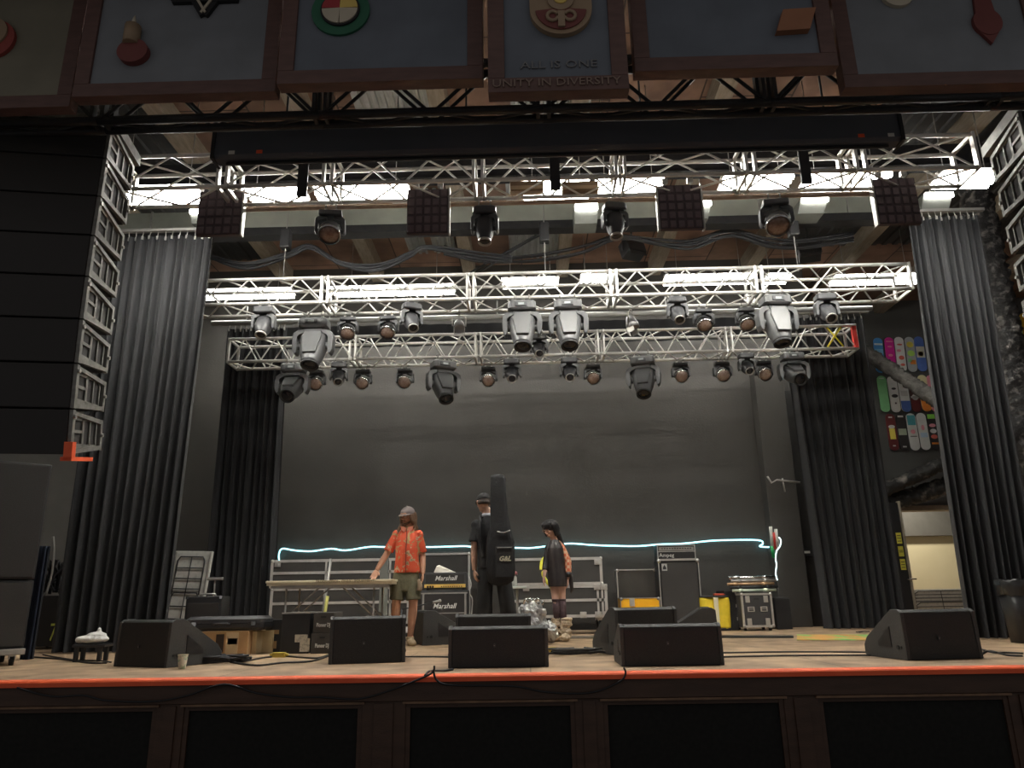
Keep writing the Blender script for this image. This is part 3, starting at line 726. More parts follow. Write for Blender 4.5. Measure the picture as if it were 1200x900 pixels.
P2, w2 = panel(84, 322, 110, 4.35, 'painted blue panel with a candle in a red holder and a star', c_blue)
P3, w3 = panel(324, 566, 95, 4.15, 'painted blue panel with a four-coloured round emblem ringed in green', c_blue2)
P4, w4 = panel(572, 738, 106, 3.95, 'central painted blue panel with a mask emblem and two lines of lettering', c_blue2)
P5, w5 = panel(744, 984, 80, 4.15, 'painted blue panel with a slanted orange book shape', c_blue2)
P6, w6 = panel(990, 1240, 99, 4.35, 'painted blue panel with a pale ring and a dark red drop shape', c_blue)
def on(P, Y, px, py): return at(px, py, Y=Y) - P.location
def disc(mb, c, r, t=.02, seg=28, mi=0, sx=1, sz=1, a0=0, a1=2*PI):
    full = a1-a0 > 6.2; n = seg
    pts = [(c.x+r*sx*math.cos(a0+(a1-a0)*i/n), c.z+r*sz*math.sin(a0+(a1-a0)*i/n)) for i in range(n+(0 if full else 1))]
    if not full: pts.append((c.x, c.z))
    mb.prism(pts, 'y', .02-t, .019, mi)
m_dred = mat('dark_red_paint', (.15,.04,.035), .7); m_tan = mat('tan_paint', (.27,.19,.12), .7); m_cream2 = mat('cream_paint', (.45,.40,.31), .7)
m_grn = mat('green_paint', (.02,.11,.06), .7); m_ylw = mat('ochre_paint', (.62,.45,.12), .7); m_black = mat('black_paint', (.012,.012,.014), .7); m_shad = m_black
c = on(P1, 4.55, -8, 46); mb = MB(); disc(mb, c, .165, .03); disc(mb, c+Vector((-.02,0,.05)), .13, .045, mi=1); mb.build('disc_emblem', [mat('red_paint', (.26,.05,.04), .7), m_tan], P1)
# candle
c = on(P2, 4.35, 157, 62); mb = MB(); disc(mb, c, .115, .05, sx=.95, sz=.85); mb.build('candle_holder', m_dred, P2)
mb = MB(); mb.cyl((c.x-.02, -.02, c.z+.06), (c.x-.02, -.02, c.z+.21), .055, 12); mb.cyl((c.x-.05, -.03, c.z+.12), (c.x-.05, -.03, c.z+.2), .022, 8); mb.build('candle', m_tan, P2)
mb = MB(); mb.lathe([(0, 0), (.016, .02), (.012, .05), (0, .085)], c=(c.x-.02, -.02, c.z+.225), seg=10); mb.build('flame', m_cream2, P2)
c = on(P2, 4.35, 243, -19); R_ = .275
mb = MB()
for a in (90, -90):
    P_ = [Vector((c.x+R_*math.cos(math.radians(a+120*i)), 0, c.z+R_*math.sin(math.radians(a+120*i)))) for i in range(3)]
    for i in range(3):
        p, q_ = P_[i], P_[(i+1) % 3]; d = (q_-p); n_ = Vector((-d.z, 0, d.x)).normalized()
        for off, mi, yy in ((0, 0, -.01), (.018, 1, -.018)):
            ww = .03 if mi == 0 else .009
            mb.prism([((p+n_*(off-ww)).x, (p+n_*(off-ww)).z), ((q_+n_*(off-ww)).x, (q_+n_*(off-ww)).z), ((q_+n_*(off+ww)).x, (q_+n_*(off+ww)).z), ((p+n_*(off+ww)).x, (p+n_*(off+ww)).z)], 'y', yy-i*.001-(.003 if a > 0 else 0), .019, mi)
mb.build('star', [m_black, m_cream2], P2)
# four-coloured emblem
c = on(P3, 4.15, 399, 12); mb = MB(); disc(mb, c, .20, .02, mi=0); disc(mb, c, .135, .035, mi=1)
mb.build('green_ring', [m_grn, m_black], P3)
for i, m_ in enumerate([m_cream2, m_ylw, mat('bright_red_paint', (.33,.035,.04), .7), m_cream2]):
    mb = MB(); disc(mb, c, .122, .045, seg=10, a0=PI/2*i-PI/2*1+.03, a1=PI/2*i-.03); mb.build('quadrant', m_, P3)
# mask emblem and lettering
c = on(P4, 3.95, 657, 12); mb = MB(); mb.prism([(c.x+.2*math.cos(PI+PI*k/20), c.z+.2*math.sin(PI+PI*k/20)) for k in range(21)]+[(c.x+.2, c.z+.3), (c.x+.12, c.z+.42), (c.x-.12, c.z+.42), (c.x-.2, c.z+.3)], 'y', -.02, .019); mb.build('mask_shape', m_tan, P4)
mb = MB(); disc(mb, c+Vector((0,0,-.005)), .165, .05, a0=PI+.12, a1=2*PI-.12, seg=20); mb.build('mask_mouth', m_dred, P4)
mb = MB(); mb.bb(c.x-.022, c.x+.022, -.045, -.032, c.z-.16, c.z-.04)
for s in (-1, 1): mb.tube([(c.x+s*(.055+.035*math.cos(t_)), -.036, c.z-.075+.035*math.sin(t_)) for t_ in [math.radians(160-s*0-25*i) for i in range(14)]], .012, 6)
disc(mb, c+Vector((0,0,.06)), .085, .055); mb.build('mask_scroll', mat('dull_tan_paint', (.28,.20,.13), .7), P4)
mb = MB(); disc(mb, c+Vector((0,0,.065)), .045, .062); mb.build('mask_eye', m_ylw, P4)
m_let = mat('grey_carved_letter', (.155,.155,.16), .7)
c = on(P4, 3.95, 655, 74); text_mesh('lettering', 'ALL IS ONE', .078, m_let, P4, (c.x, .016, c.z), ext=.006, sx=1.25)
c = on(P4, 3.95, 652, 97); text_mesh('lettering', 'UNITY IN DIVERSITY', .078, mat('brown_carved_letter', (.20,.14,.11), .7), P4, (c.x, -.003, c.z), ext=.006, sx=1.13)
c = on(P5, 4.15, 930, 26); mb = MB(); mb.prism([(c.x-.13, c.z-.09), (c.x+.09, c.z-.08), (c.x+.15, c.z+.09), (c.x-.07, c.z+.08)], 'y', -.03, .019); mb.build('book_shape', mat('orange_brown_paint', (.28,.12,.06), .7), P5)
c = on(P6, 4.35, 1051, -8); mb = MB(); disc(mb, c, .115, .03); disc(mb, c, .06, .04, mi=1); mb.build('ring_shape', [m_cream2, m_black], P6)
c = on(P6, 4.35, 1157, 26); mb = MB(); disc(mb, c, .11, .03, sx=.9); mb.prism([(c.x-.08, c.z-.06), (c.x, c.z-.18), (c.x+.08, c.z-.06)], 'y', -.005, .018); mb.prism([(c.x-.07, c.z+.06), (c.x+.07, c.z+.06), (c.x+.05, c.z+.3), (c.x-.05, c.z+.3)], 'y', -.003, .017); mb.build('drop_shape', m_dred, P6)
# panels hang from a dark header
mb = MB(); mb.bb(XL, XR, 3.4, 4.75, 6.35, 6.6); struct(mb, 'beam_header', m_sidewall)

# ------------------------------------------------------------------ line arrays
m_arrg = mat('weathered_grey_plate', (.17,.165,.15), .55, .25, (.25,.245,.22), 18)
def array_box(parent_name, side, w=1.15, h=.352, d=.60):
    """side +1: plates visible on the +X face. origin at top rear pivot of front face"""
    r = empty(parent_name)
    m = MB(); m.prism([(0, 0), (0, -h+.01), (d, -h+.05), (d, -.05)], 'x', -w/2, w/2, bev=.008); m.build('cabinet', M_grille, r)
    for s in (-1, 1):
        p = MB(); x0, x1 = s*(w/2+.002), s*(w/2+.03)
        def pl(y0, y1, z0, z1, mi=0): p.bb(x0, x1, y0, y1, z0, z1, mi)
        pl(.01, .055, -h+.01, 0); pl(d-.05, d-.01, -h+.05, -.05)
        p.prism([(.05, -.01), (.05, -.04), (d-.04, -.085), (d-.04, -.05)], 'x', x0, x1)
        p.prism([(.05, -h+.015), (.05, -h+.05), (d-.04, -h+.09), (d-.04, -h+.055)], 'x', x0, x1)
        xi = s*(w/2+.012)
        # cast side frame with openings
        for (y0, y1) in ((.055, .085), (.235, .27), (.375, .395), (.50, .52)): p.bb(s*(w/2+.002), xi, y0, y1, -h+.05, -.05)
        p.bb(s*(w/2+.002), xi, .08, .52, -.075, -.045); p.bb(s*(w/2+.002), xi, .08, .52, -h+.05, -h+.095); p.bb(s*(w/2+.002), xi, .08, .25, -.175, -.15)
        p.build('side_plate', m_arrg, r)
        k = MB(); k.cyl((s*(w/2+.03), .03, -.05), (s*(w/2+.045), .03, -.05), .018, 8); k.build('pin', M_alud, r); k = MB(); k.cyl((s*(w/2+.03), d-.03, -h/2), (s*(w/2+.045), d-.03, -h/2), .015, 8); k.build('pin', M_alud, r)
    return r
def line_array(px_edge, side, rz, angles, label_fn, group, ytop):
    Yf = 5.35; xe = cx(px_edge, 340, Yf); w = 1.15
    R = Matrix.Rotation(rz, 3, 'Z')
    corner = Vector((xe, Yf, 0)); origin = corner - R @ Vector((side*(w/2+.03), 0, 0))
    z = at(px_edge+side*20, ytop, Y=Yf).z; p = Vector((origin.x, origin.y, z)); h = .352
    ang0 = 0
    n = len(angles)
    proto = array_box('line_array_speaker', side)
    for i, a in enumerate(angles):
        o = proto if i == 0 else copy_tree(proto)
        q = R @ Matrix.Rotation(math.radians(a), 3, 'X')
        o.rotation_mode = 'XYZ'; o.rotation_euler = q.to_euler(); o.location = p
        tag(o, label_fn(i, n), 'speaker', group)
        p = p + q @ Vector((0, 0, -h-.004))
    last = p, q
    fr = empty('array_flying_frame', (origin.x, origin.y, z+.01)); fr.rotation_euler = (0, 0, rz)
    tag(fr, 'grey steel flying frame on top of the %s speaker column' % ('left' if side > 0 else 'right'), 'flying frame')
    m = MB()
    for s in (-1, 1): m.bb(s*w/2-.03, s*w/2+.03, -.02, .7, 0, .10)
    m.bb(-w/2, w/2, .05, .11, .03, .09); m.bb(-w/2, w/2, .55, .61, .03, .09); m.build('frame_bar', m_arrg, fr)
    m = MB()
    for y in (.08, .58): m.cyl((0, y, .09), (0, y, CEIL-z-.02), .012, 6)
    m.build('chain', M_steel, fr)
    return last, R
onames = ['topmost','second','third','fourth','fifth','sixth','seventh','lowest']
angs = [-1, 0, 0, 1, 2.5, 4.5, 7, 10]
(lp, lq), LR = line_array(101, 1, math.radians(9.5), angs, lambda i, n: '%s black line-array speaker of the left hanging column, grey side plates%s' % (onames[i], ' and orange corner below' if i == 7 else ''), 'line-array speakers, left column', 143)
line_array(1243, -1, math.radians(-9.5), angs[:8], lambda i, n: '%s black line-array speaker of the right hanging column at the picture edge' % onames[i], 'line-array speakers, right column', 130)
m = MB(); w = 1.15
for s in (1,):
    m.bb(s*w/2-.01, s*w/2+.05, -.015, .05, -.03, .11); m.bb(s*w/2-.03, s*w/2+.05, -.015, .38, -.035, -.004)
o = m.build('array_bottom_bracket', M_org); o.matrix_world = Matrix.Translation(lp) @ lq.to_4x4(); tag(o, 'orange corner bracket under the left hanging speaker column', 'bracket')
# ------------------------------------------------------------------ stage props
def floor_at(px, py): return at(px, py, z=STG)
# ---- wedge monitors: origin at floor, audience side at y=0, slope away from the audience
def wedge(kind):
    w, h = (.62, .41) if kind == 'tall' else (.84, .325)
    d = .56
    r = empty('wedge_monitor')
    prof = [(0, .0), (.02, h-.02), (.05, h), (.13, h), (.50, .15), (d, .09), (d, .02), (.53, 0)]
    mb = MB(); mb.prism(prof, 'x', -w/2+.03, w/2-.03, bev=.008); mb.build('cabinet', M_wedge, r)
    for s in (-1, 1):
        p = MB(); x0, x1 = s*(w/2-.03), s*w/2
        pr = [(.0, .0), (.012, h-.02), (.05, h+.006), (.14, h+.006), (.52, .17), (d+.012, .10), (d+.012, .02), (.54, 0)]
        p.prism(pr, 'x', x0, x1, bev=.006); sp = p.build('side_panel', M_wedgeg, r)
        t = MB(); t.prism([(.18, .10), (.18, .27 if h > .35 else .2), (.36, .14), (.36, .10)], 'x', x1-s*.001, x1+s*.004); t.build('handle_opening', M_blk, sp)
        t = MB(); t.cyl((x1, .10, .10), (x1+s*.006, .10, .10), .018, 12); t.cyl((x1, .06, .10), (x1+s*.006, .06, .10), .012, 10); t.build('connector_socket', M_rub, sp)
    g = MB(); g.prism([(.155, h-.012), (.495, .165), (.50, .175), (.16, h)], 'x', -w/2+.05, w/2-.05); g.build('grille', M_grille, r)
    b = MB(); b.bb(-.04, -.022, -.006, -.0005, .16, .19); b.bb(-.036, -.026, -.008, -.006, .172, .176, mi=1); b.build('badge', [M_blk2, M_alud], r)
    return r
WT, WL = wedge('tall'), wedge('low'); wu = set()
def place_wedge(proto, px, py, rz, label, dY=0):
    o = copy_tree(proto) if proto.name in wu else proto
    wu.add(proto.name); p = floor_at(px, py)
    o.location = (p.x, p.y+dY, STG+.001); o.rotation_euler = (0, 0, math.radians(rz)); tag(o, label, 'stage monitor', 'wedge monitors on the stage'); return o
o = place_wedge(WT, 163, 782, -24, 'wedge monitor behind the paper cup, turned to show its grey side')
o.scale = (1.12, 1.12, 1.0)
place_wedge(WT, 430, 777.5, 11, 'tall upright wedge monitor in front of the man in the red shirt')
place_wedge(WL, 584, 782.5, 0, 'low wide wedge monitor standing centre front, with another right behind it')
o = place_wedge(WL, 578, 768, 0, 'wedge monitor hidden behind the low centre front monitor, only its top showing', .05); o.location.z += .0; o.scale = (.93, .9, 1.22)
o = place_wedge(WT, 489, 755, -72, 'wedge monitor seen side-on in front of the amplifier stack with gold panel'); 
place_wedge(WL, 789, 780.5, 0, 'low wide wedge monitor at the stage edge in front of the tall bass cabinet')
o = place_wedge(WT, 763, 768, 20, 'wedge monitor with grey side showing behind the low monitor at the bass cabinet', .1); o.scale = (1.12, 1, 1.08)
o = place_wedge(WT, 844, 757, 80, 'wedge monitor showing only its sloping top right of the bass cabinet', .1)
o = place_wedge(WT, 1109, 773, 9, 'wedge monitor standing alone before the beige doorway, cables at its foot')

o.scale = (1.13, 1.05, .98)
# ---- subwoofers left on a dolly
def cab(name, w, d, h, mb_m, grille_m, loc, rz, label, cat='speaker', group=None, badge=True):
    r = empty(name, loc, rz, label, cat, group)
    m = MB(); m.bb(-w/2, w/2, .02, d, 0, h, bev=.012); m.build('cabinet', mb_m, r)
    g = MB(); g.bb(-w/2+.02, w/2-.02, 0, .019, .02, h-.02, bev=.005); g.build('grille', mat('dark_grille_foam', (.032,.030,.028), .75, 0, (.042,.040,.037), 100), r)
    if badge: b = MB(); b.bb(-.03, .03, -.006, 0, h*.47, h*.47+.05); b.build('badge', M_alud, r)
    return r
Ya = 7.6
zt1 = at(40, 545, Y=Ya).z; zm = at(35, 679, Y=Ya).z; zb0 = STG+.16
xs1 = at(41, 679, Y=Ya).x
rzs = math.radians(42)
def subloc(w, z): 
    c = Vector((xs1, Ya, z)) - Matrix.Rotation(rzs, 3, 'Z') @ Vector((w/2, 0, 0)); return c
c = subloc(1.1, zb0); cab('subwoofer', 1.1, .75, zm-zb0-.01, M_wedge, M_grille, c, rzs, 'lower large black subwoofer on a wheeled dolly at the left edge', group=None)
c = subloc(1.1, zm); cab('subwoofer', 1.1, .75, zt1-zm, M_wedge, M_grille, c, rzs, 'upper large black subwoofer stacked below the hanging left speaker column')
r = empty('wheeled_dolly', subloc(1.1, STG), rzs, 'grey wheeled dolly under the stacked subwoofers', 'dolly')
m = MB(); m.bb(-.58, .56, -.02, .8, .10, .158, bev=.008); m.build('platform', M_alud, r)
for x in (-.45, .47):
    for y in (.08, .68):
        m = MB(); m.cyl((x-.018, y, .045), (x+.018, y, .045), .044, 14); m.bb(x-.028, x+.028, y-.02, y+.02, .06, .10, mi=1); m.build('caster', [M_rub, M_alu], r)
mb = MB(); rnd = random.Random(2); P_ = []
for k in range(2):
    ring = []
pa, pb = at(36, 690, Y=8.35), at(50, 690, Y=8.35)
curv = [[(pa.x+(pb.x-pa.x)*i/24, 8.35+.03*math.sin(i*1.5)+.02*math.sin(i*2.7), z_) for i in range(25)] for z_ in (STG+.005, STG+.6, at(48, 640, Y=8.35).z)]
mb.rings(curv, caps=False, closed=False); mb.rings([[(p[0], p[1]+.01, p[2]) for p in c_] for c_ in curv], caps=False, closed=False)
tag(mb.build('hanging_cloth', mat('dark_navy_cloth', (.018,.026,.05), .85, 0, (.024,.034,.06), 5)), 'dark navy cloth hanging beside the stacked subwoofers', 'cloth')

# ---- clutter at the left behind the curtain edge
r = empty('equipment_case', (cx(57,700,10.3), 10.3, STG), .0, 'black equipment case with a yellow numeral beside the navy cloth', 'case')
m = MB(); m.bb(-.24, .26, 0, .5, .03, at(55,698,Y=10.3).z-STG, bev=.01); m.build('case_body', M_blk, r)
m = MB()
for x in (-.18, .2): m.cyl((x-.01, .08, .028), (x+.01, .08, .028), .027, 10); m.cyl((x-.01, .42, .028), (x+.01, .42, .028), .027, 10)
m.build('foot_wheel', M_rub, r)
text_mesh('yellow_numeral', '7', .32, mat('yellow_green_tape', (.62,.66,.12), .6), r, (.13, -.004, .20), sx=.6)
topz = at(55,698,Y=10.3).z
m = MB(); m.tube([(0, 0, 0), (.03, .02, .3), (.02, 0, .62), (-.02, .0, .80)], .016, 8, smooth_n=4); o = m.build('pole', M_alud, loc=(cx(53,700,10.45), 10.45, topz)); tag(o, 'thin grey pole standing on the black case with the yellow numeral', 'pole')
m = MB()
for k in range(26):
    a = rnd.uniform(0, 6.28); m.tube([(rnd.uniform(-.18,.2), rnd.uniform(-.1,.12), .02+rnd.uniform(0,.1)) , (rnd.uniform(-.2,.2), rnd.uniform(-.1,.1), rnd.uniform(.2,.5)), (rnd.uniform(-.12,.14), rnd.uniform(-.1,.1), rnd.uniform(.02,.3))], .018, 5, smooth_n=4)
o = m.build('cable_coil_heap', M_cordm, loc=(cx(60,690,10.6), 10.6, topz)); tag(o, 'tangled heap of black cables piled on the case beside the left curtain', 'cables')
m = MB(); m.lathe([(0,0),(.05,0),(.055,.12),(.04,.2),(.03,.26),(.035,.3),(0,.3)], seg=12); o = m.build('white_bottle', M_white, loc=(cx(46,685,10.4), 10.4, topz)); tag(o, 'white bottle standing on the case at the subwoofers', 'bottle')
# stool with a folded white cloth
p = floor_at(105, 775); r = empty('low_stool', (p.x, p.y, STG), .1, 'small black stool under a crumpled white cloth beside a wedge monitor', 'stool')
m = MB(); m.bb(-.15, .17, -.1, .12, .14, .17, bev=.008); m.build('seat', M_blk, r)
for x in (-.11, .12):
    for y in (-.07, .08): m = MB(); m.bb(x-.018, x+.018, y-.018, y+.018, 0, .14); m.build('leg', M_blk, r)
m = MB(); m.ball((0, 0, .045), .17, (1.0, .6, .26)); m.ball((.04, 0, .085), .09, (1.1, .8, .35)); m.ball((.06, .0, .12), .045, (.5, .5, .9)); m.ball((-.12, 0, .04), .07, (.8, .8, .5))
o = m.build('folded_cloth', mat('crumpled_white_cloth', (.70,.69,.66), .8, 0, (.82,.81,.78), 12, .7, 25), loc=(p.x, p.y, STG+.171)); remesh(o, .008, 3); o['label'] = 'crumpled white cloth on the small black stool'; o['category'] = 'cloth'
# paper cup
p = floor_at(213, 784); r = empty('paper_cup', (p.x, p.y, STG+.001), 0, 'patterned paper cup at the orange stage edge', 'cup')
m = MB(); m.lathe([(0, 0), (.030, 0), (.030, .004), (.043, .118), (.041, .118), (.028, .008), (0, .008)], seg=20); m.build('cup', mat('printed_paper', (.72,.62,.45), .7, 0, (.35,.42,.25), 28, contrast=(.52,.62)), r)
m = MB(); m.lathe([(.0415, .116), (.045, .117), (.0455, .121), (.042, .122)], seg=20, caps=False); m.build('rim', mat('paper_rim', (.8,.72,.55), .6), r)

# ---- folded tables (white underside, black legs)
def folded_table(loc, rot, label, w, h):
    r = empty('folded_table', loc, 0, label, 'folding table'); r.rotation_euler = rot
    m = MB(); m.bb(-w/2, w/2, 0, .045, 0, h, bev=.01); m.build('tabletop', mat('speckled_white_plastic', (.55,.54,.50), .6, 0, (.40,.40,.37), 14, contrast=(.5,.7)), r)
    for lo, hi, nn in ((.02, .52, 'lower'), (.50, .93, 'upper')):
        f = MB(); y = -.025; rr = .011
        f.tube([(-w*.36, y, h*lo), (-w*.36, y, h*hi-.06), (-w*.30, y, h*hi), (w*.30, y, h*hi), (w*.36, y, h*hi-.06), (w*.36, y, h*lo)], rr, 6)
        for q in (.15, .42, .7): f.cyl((-w*.36, y, h*(lo+(hi-lo)*q)), (w*.36, y, h*(lo+(hi-lo)*q)), rr*.8, 6)
        f.cyl((0, y, h*lo), (0, y, h*hi), rr*.7, 6); f.build('leg_frame', M_blk, r)
    f = MB()
    for s in (-1, 1): f.bb(s*w*.46-.012, s*w*.46+.012, -.012, -.001, .02, h-.02)
    f.build('edge_rail', M_alud, r)
    return r
Yt = 11.4
x0, x1 = cx(190, 735, Yt), cx(228, 735, Yt)
zt_ = at(215, 647, Y=Yt).z
folded_table(((x0+x1)/2, Yt, STG+.03), (math.radians(-6), math.radians(2), math.radians(-8)), 'white folded table with black legs leaning behind the black amplifier', .62, zt_-STG)

# ---- cardboard boxes, cases on the left
def carton(px0, px1, pyt, pyb, mats, label, depth=.35, rz=0, tape=True, prints=()):
    p = floor_at((px0+px1)/2, pyb); Y = p.y; a, b = cx(px0, pyb, Y), cx(px1, pyb, Y); h = at(px0, pyt, Y=Y).z-at(px0, pyb, Y=Y).z; w = b-a
    r = empty('cardboard_box', ((a+b)/2, Y, STG+.001), rz, label, 'box', 'cardboard boxes under the black case')
    m = MB(); m.bb(-w/2, w/2, 0, depth, 0, h, bev=.004); m.build('carton', mats, r)
    if tape: m = MB(); m.bb(-w/2*.99, w/2*.99, depth*.42, depth*.55, h, h+.002); m.build('tape', M_card, r)
    for (u0, u1, v0, v1, mm, nm) in prints:
        m = MB(); m.bb(-w/2+w*u0, -w/2+w*u1, -.003, -.0005, h*v0, h*v1); m.build(nm, mm, r)
    return r, Y, h
m_lab = mat('white_paper_label', (.66,.62,.52), .7, 0, (.45,.42,.36), 40, contrast=(.5,.6)); m_dbr = mat('dark_print', (.05,.035,.025), .8)
B1, YB1, hB1 = carton(233, 289, 740, 768, M_card, 'brown cardboard box with black print and a white label, behind the coiled cables', .4, prints=((.33, .50, .12, .88, m_dbr, 'black_print'), (.54, .80, .05, .95, mat('pale_print', (.52,.40,.24), .8), 'pale_panel'), (.58, .78, .45, .7, m_lab, 'paper_label')))
carton(290, 299.5, 740, 766.5, M_card2, 'narrow pale cardboard box squeezed between two brown ones', .35)
carton(300, 318, 739, 765, M_card2, 'pale cardboard box with a dark brown strip beside the table leg', .3, prints=((.0, .32, .0, 1., mat('brown_strip', (.16,.09,.05), .8), 'brown_strip'),))
# black hard case on top of cartons
zc = STG+hB1+.006; Y = YB1+.02
a, b = cx(214, 730, Y), cx(309, 730, Y); w = b-a
r = empty('instrument_case', ((a+b)/2, Y, zc), 0, 'long black moulded instrument case lying on top of the cardboard boxes', 'case')
m = MB(); h = .15; m.rings([superellipse(w/2-.02, .17, 0, .2, 24, .3), superellipse(w/2, .19, .03, .2, 24, .3), superellipse(w/2, .19, h*.5, .2, 24, .3)], smooth=False); m.build('bottom_shell', M_blk, r)
m = MB(); m.rings([superellipse(w/2, .19, h*.5+.004, .2, 24, .3), superellipse(w/2, .19, h-.03, .2, 24, .3), superellipse(w/2-.04, .16, h, .2, 24, .3)], smooth=False); m.build('lid', M_blk2, r)
m = MB(); m.tube([(-.10, .0, h*.45), (-.09, -.04, h*.5), (.06, -.04, h*.5), (.07, 0, h*.45)], .014, 6); m.build('handle', M_blk2, r)
m = MB(); m.bb(w/2-.14, w/2-.09, -.002, .01, h*.35, h*.62); m.bb(-w/2+.1, -w/2+.15, -.002, .01, h*.35, h*.62); m.build('latch', M_chrome, r)
# small amp with silver-lit top behind
Y = 9.6; R_ = rectYZ(217, 259, 699, 724, Y)
r = empty('combo_amplifier', ((R_[0]+R_[1])/2, Y, STG), 0, 'black combo amplifier with silver corners behind the long black case', 'amplifier')
w = R_[1]-R_[0]; h = R_[3]-STG
m = MB(); m.bb(-w/2, w/2, 0, .28, 0, h, bev=.015); m.build('cabinet', M_blk, r)
m = MB(); m.bb(-w/2+.03, w/2-.03, -.012, -.0005, .03, h-.08, bev=.004); m.build('grille', M_grille, r)
m = MB(); [m.bb(s*w/2-.03*s, s*w/2+.004*s, -.004, .03, h-.03, h+.004) for s in (-1, 1)]; m.build('corner_guard', M_chrome, r)
m = MB(); m.tube([(-.10, .12, h), (-.09, .12, h+.03), (.09, .12, h+.03), (.10, .12, h)], .012, 6); m.build('handle', M_alu, r)
m = MB(); m.cyl((0, 0, 0), (0, 0, .006), .08, 16); m.cyl((0, 0, .006), (0, 0, .20), .012, 8); m.bb(-.10, .10, -.03, .03, .20, .235, bev=.01)
o = m.build('desk_stand', M_alud, loc=((R_[0]+R_[1])/2+.03, Y+.22, STG+h+.001)); tag(o, 'small metal stand with a flat top on the black combo amplifier', 'stand')

# ---- black shipping boxes with lettering
def pio(px0, px1, pyt, pyb, label, z0=None, Y=None, txt=True):
    Yq = Y; a, b = cx(px0, pyb, Yq), cx(px1, pyb, Yq); w = b-a; z1 = at(px0, pyt, Y=Yq).z; z0 = STG+.001 if z0 is None else z0
    r = empty('shipping_box', ((a+b)/2, Yq, z0), 0, label, 'box', 'dark boxes under the folding table'); h = z1-z0
    m = MB(); m.bb(-w/2, w/2, 0, .4, 0, h, bev=.005); m.build('carton', mat('dark_grey_cardboard', (.075,.07,.062), .75, 0, (.095,.088,.08), 9), r)
    m = MB(); m.bb(-.03, .03, -.003, -.0005, h*.74, h*.82); m.build('grip_hole', M_blk, r)
    if txt: text_mesh('lettering', 'Pioneer DJ', .058, M_text, r, (0, -.003, h*.38), sx=.6, bold=.001)
    return z1
z_ = pio(363.5, 390, 742, 767, 'lower dark grey box with white lettering, beside the tall upright monitor', Y=8.6)
pio(366.5, 390.5, 718, 742, 'upper dark grey box with white lettering, stacked beside the tall upright monitor', z0=z_+.002, Y=8.6)
def plain_case(name, px0, px1, pyt, Y, label, m_, depth=.45, z0=None, parts=()):
    a, b = cx(px0, pyt, Y), cx(px1, pyt, Y); z0 = STG+.001 if z0 is None else z0; h = at((px0+px1)/2, pyt, Y=Y).z-z0; w = b-a
    r = empty(name, ((a+b)/2, Y, z0), 0, label, 'case'); m = MB(); m.bb(-w/2, w/2, 0, depth, 0, h, bev=.008); m.build('body', m_, r)
    return r, w, h
r, w, h = plain_case('black_case', 331, 364, 718, 8.65, 'plain black case standing left of the lettered dark boxes', M_blk)
m = MB(); m.bb(-w/2-.004, w/2+.004, -.006, .455, h-.012, h+.004); m.build('metal_edge', M_alud, r)
m = MB(); m.bb(.0, .14, -.004, -.0005, .12, .20); m.bb(.06, .17, -.006, -.0045, .02, .16); m.build('paper_label', m_lab, r)
r, w, h = plain_case('black_case', 312, 330, 726, 8.95, 'small black case with two brown labels beside the table leg', M_blk, .3)
m = MB(); m.bb(-.03, .07, -.004, -.0005, h*.55, h*.68); m.bb(-.05, .05, -.004, -.0005, .04, .12); m.build('paper_label', M_card, r)

# ---- folding table
Yt = 9.75
r = empty('folding_table', (0, Yt, STG), 0, 'long pale folding table with printed front edge under the hand of the man in red', 'table')
x0, x1 = cx(313, 684, Yt-.3), cx(461, 681, Yt-.3); r.location.x = (x0+x1)/2; w = x1-x0; zt_ = .775
m = MB(); m.bb(-w/2, w/2, -.36, .36, zt_-.0, zt_+.028, bev=.006); m.bb(-w/2+.012, w/2-.012, -.35, .35, zt_-.03, zt_, mi=0); m.build('tabletop', M_cream, r)
m = MB(); m.bb(-w/2+.05, w/2-.05, -.30, -.27, zt_-.065, zt_-.03); m.bb(-w/2+.05, w/2-.05, .27, .30, zt_-.065, zt_-.03); m.build('underframe', M_alud, r)
text_mesh('edge_lettering', 'PRODUCTION ONLY   EQUIPMENT', .042, mat('faded_brown_print', (.30,.22,.12), .7), r, (.20, -.363, zt_+.012), sx=1.1)
for s in (-1, 1):
    lx = s*(w/2-.24); m = MB(); rr = .013
    for y in (-.28, .28):
        m.tube([(lx, y, zt_-.03), (lx, y, .30), (lx-s*.02, y, 0)], rr, 6)
    m.tube([(lx, -.28, .36), (lx, -.12, .40), (lx, .12, .40), (lx, .28, .36)], rr*.9, 6); m.cyl((lx, -.28, .2), (lx, .28, .2), rr*.9, 6)
    m.build('leg', M_alud, r)
    m = MB()
    for y in (-.25, .25): m.cyl((lx, y, .36), (lx-s*.42, y, zt_-.04), .010, 6)
    m.build('brace', M_alud, r)

# ---- road cases (aluminium-edged) at the back
m_cpan = mat('charcoal_laminate', (.050,.048,.045), .5, 0, (.06,.057,.053), 4)
def edged(m, x0, x1, z0, z1, y, t=.032, d=.5):
    for za in (z0, z1-t): m.bb(x0, x1, y-.012, y+t, za, za+t)
    for xa_ in (x0, x1-t): m.bb(xa_, xa_+t, y-.012, y+t, z0+t+.0005, z1-t-.0005)
    m.bb(x0, x0+t, y+t+.0005, y+d, z1-t, z1); m.bb(x1-t, x1, y+t+.0005, y+d, z1-t, z1)
    for xa_ in (x0, x1):
        for za in (z0, z1): m.ball((xa_+(.018 if xa_ == x0 else -.018), y, za+(.018 if za == z0 else -.018)), .027, u=8, v=6)
def latch(r, x, z, y=-.014):
    m = MB(); m.bb(x-.05, x+.05, y-.008, y, z-.045, z+.045, bev=.006); m.bb(x-.02, x+.02, y-.02, y-.009, z-.03, z+.02, bev=.004); m.build('latch', M_alu, r)
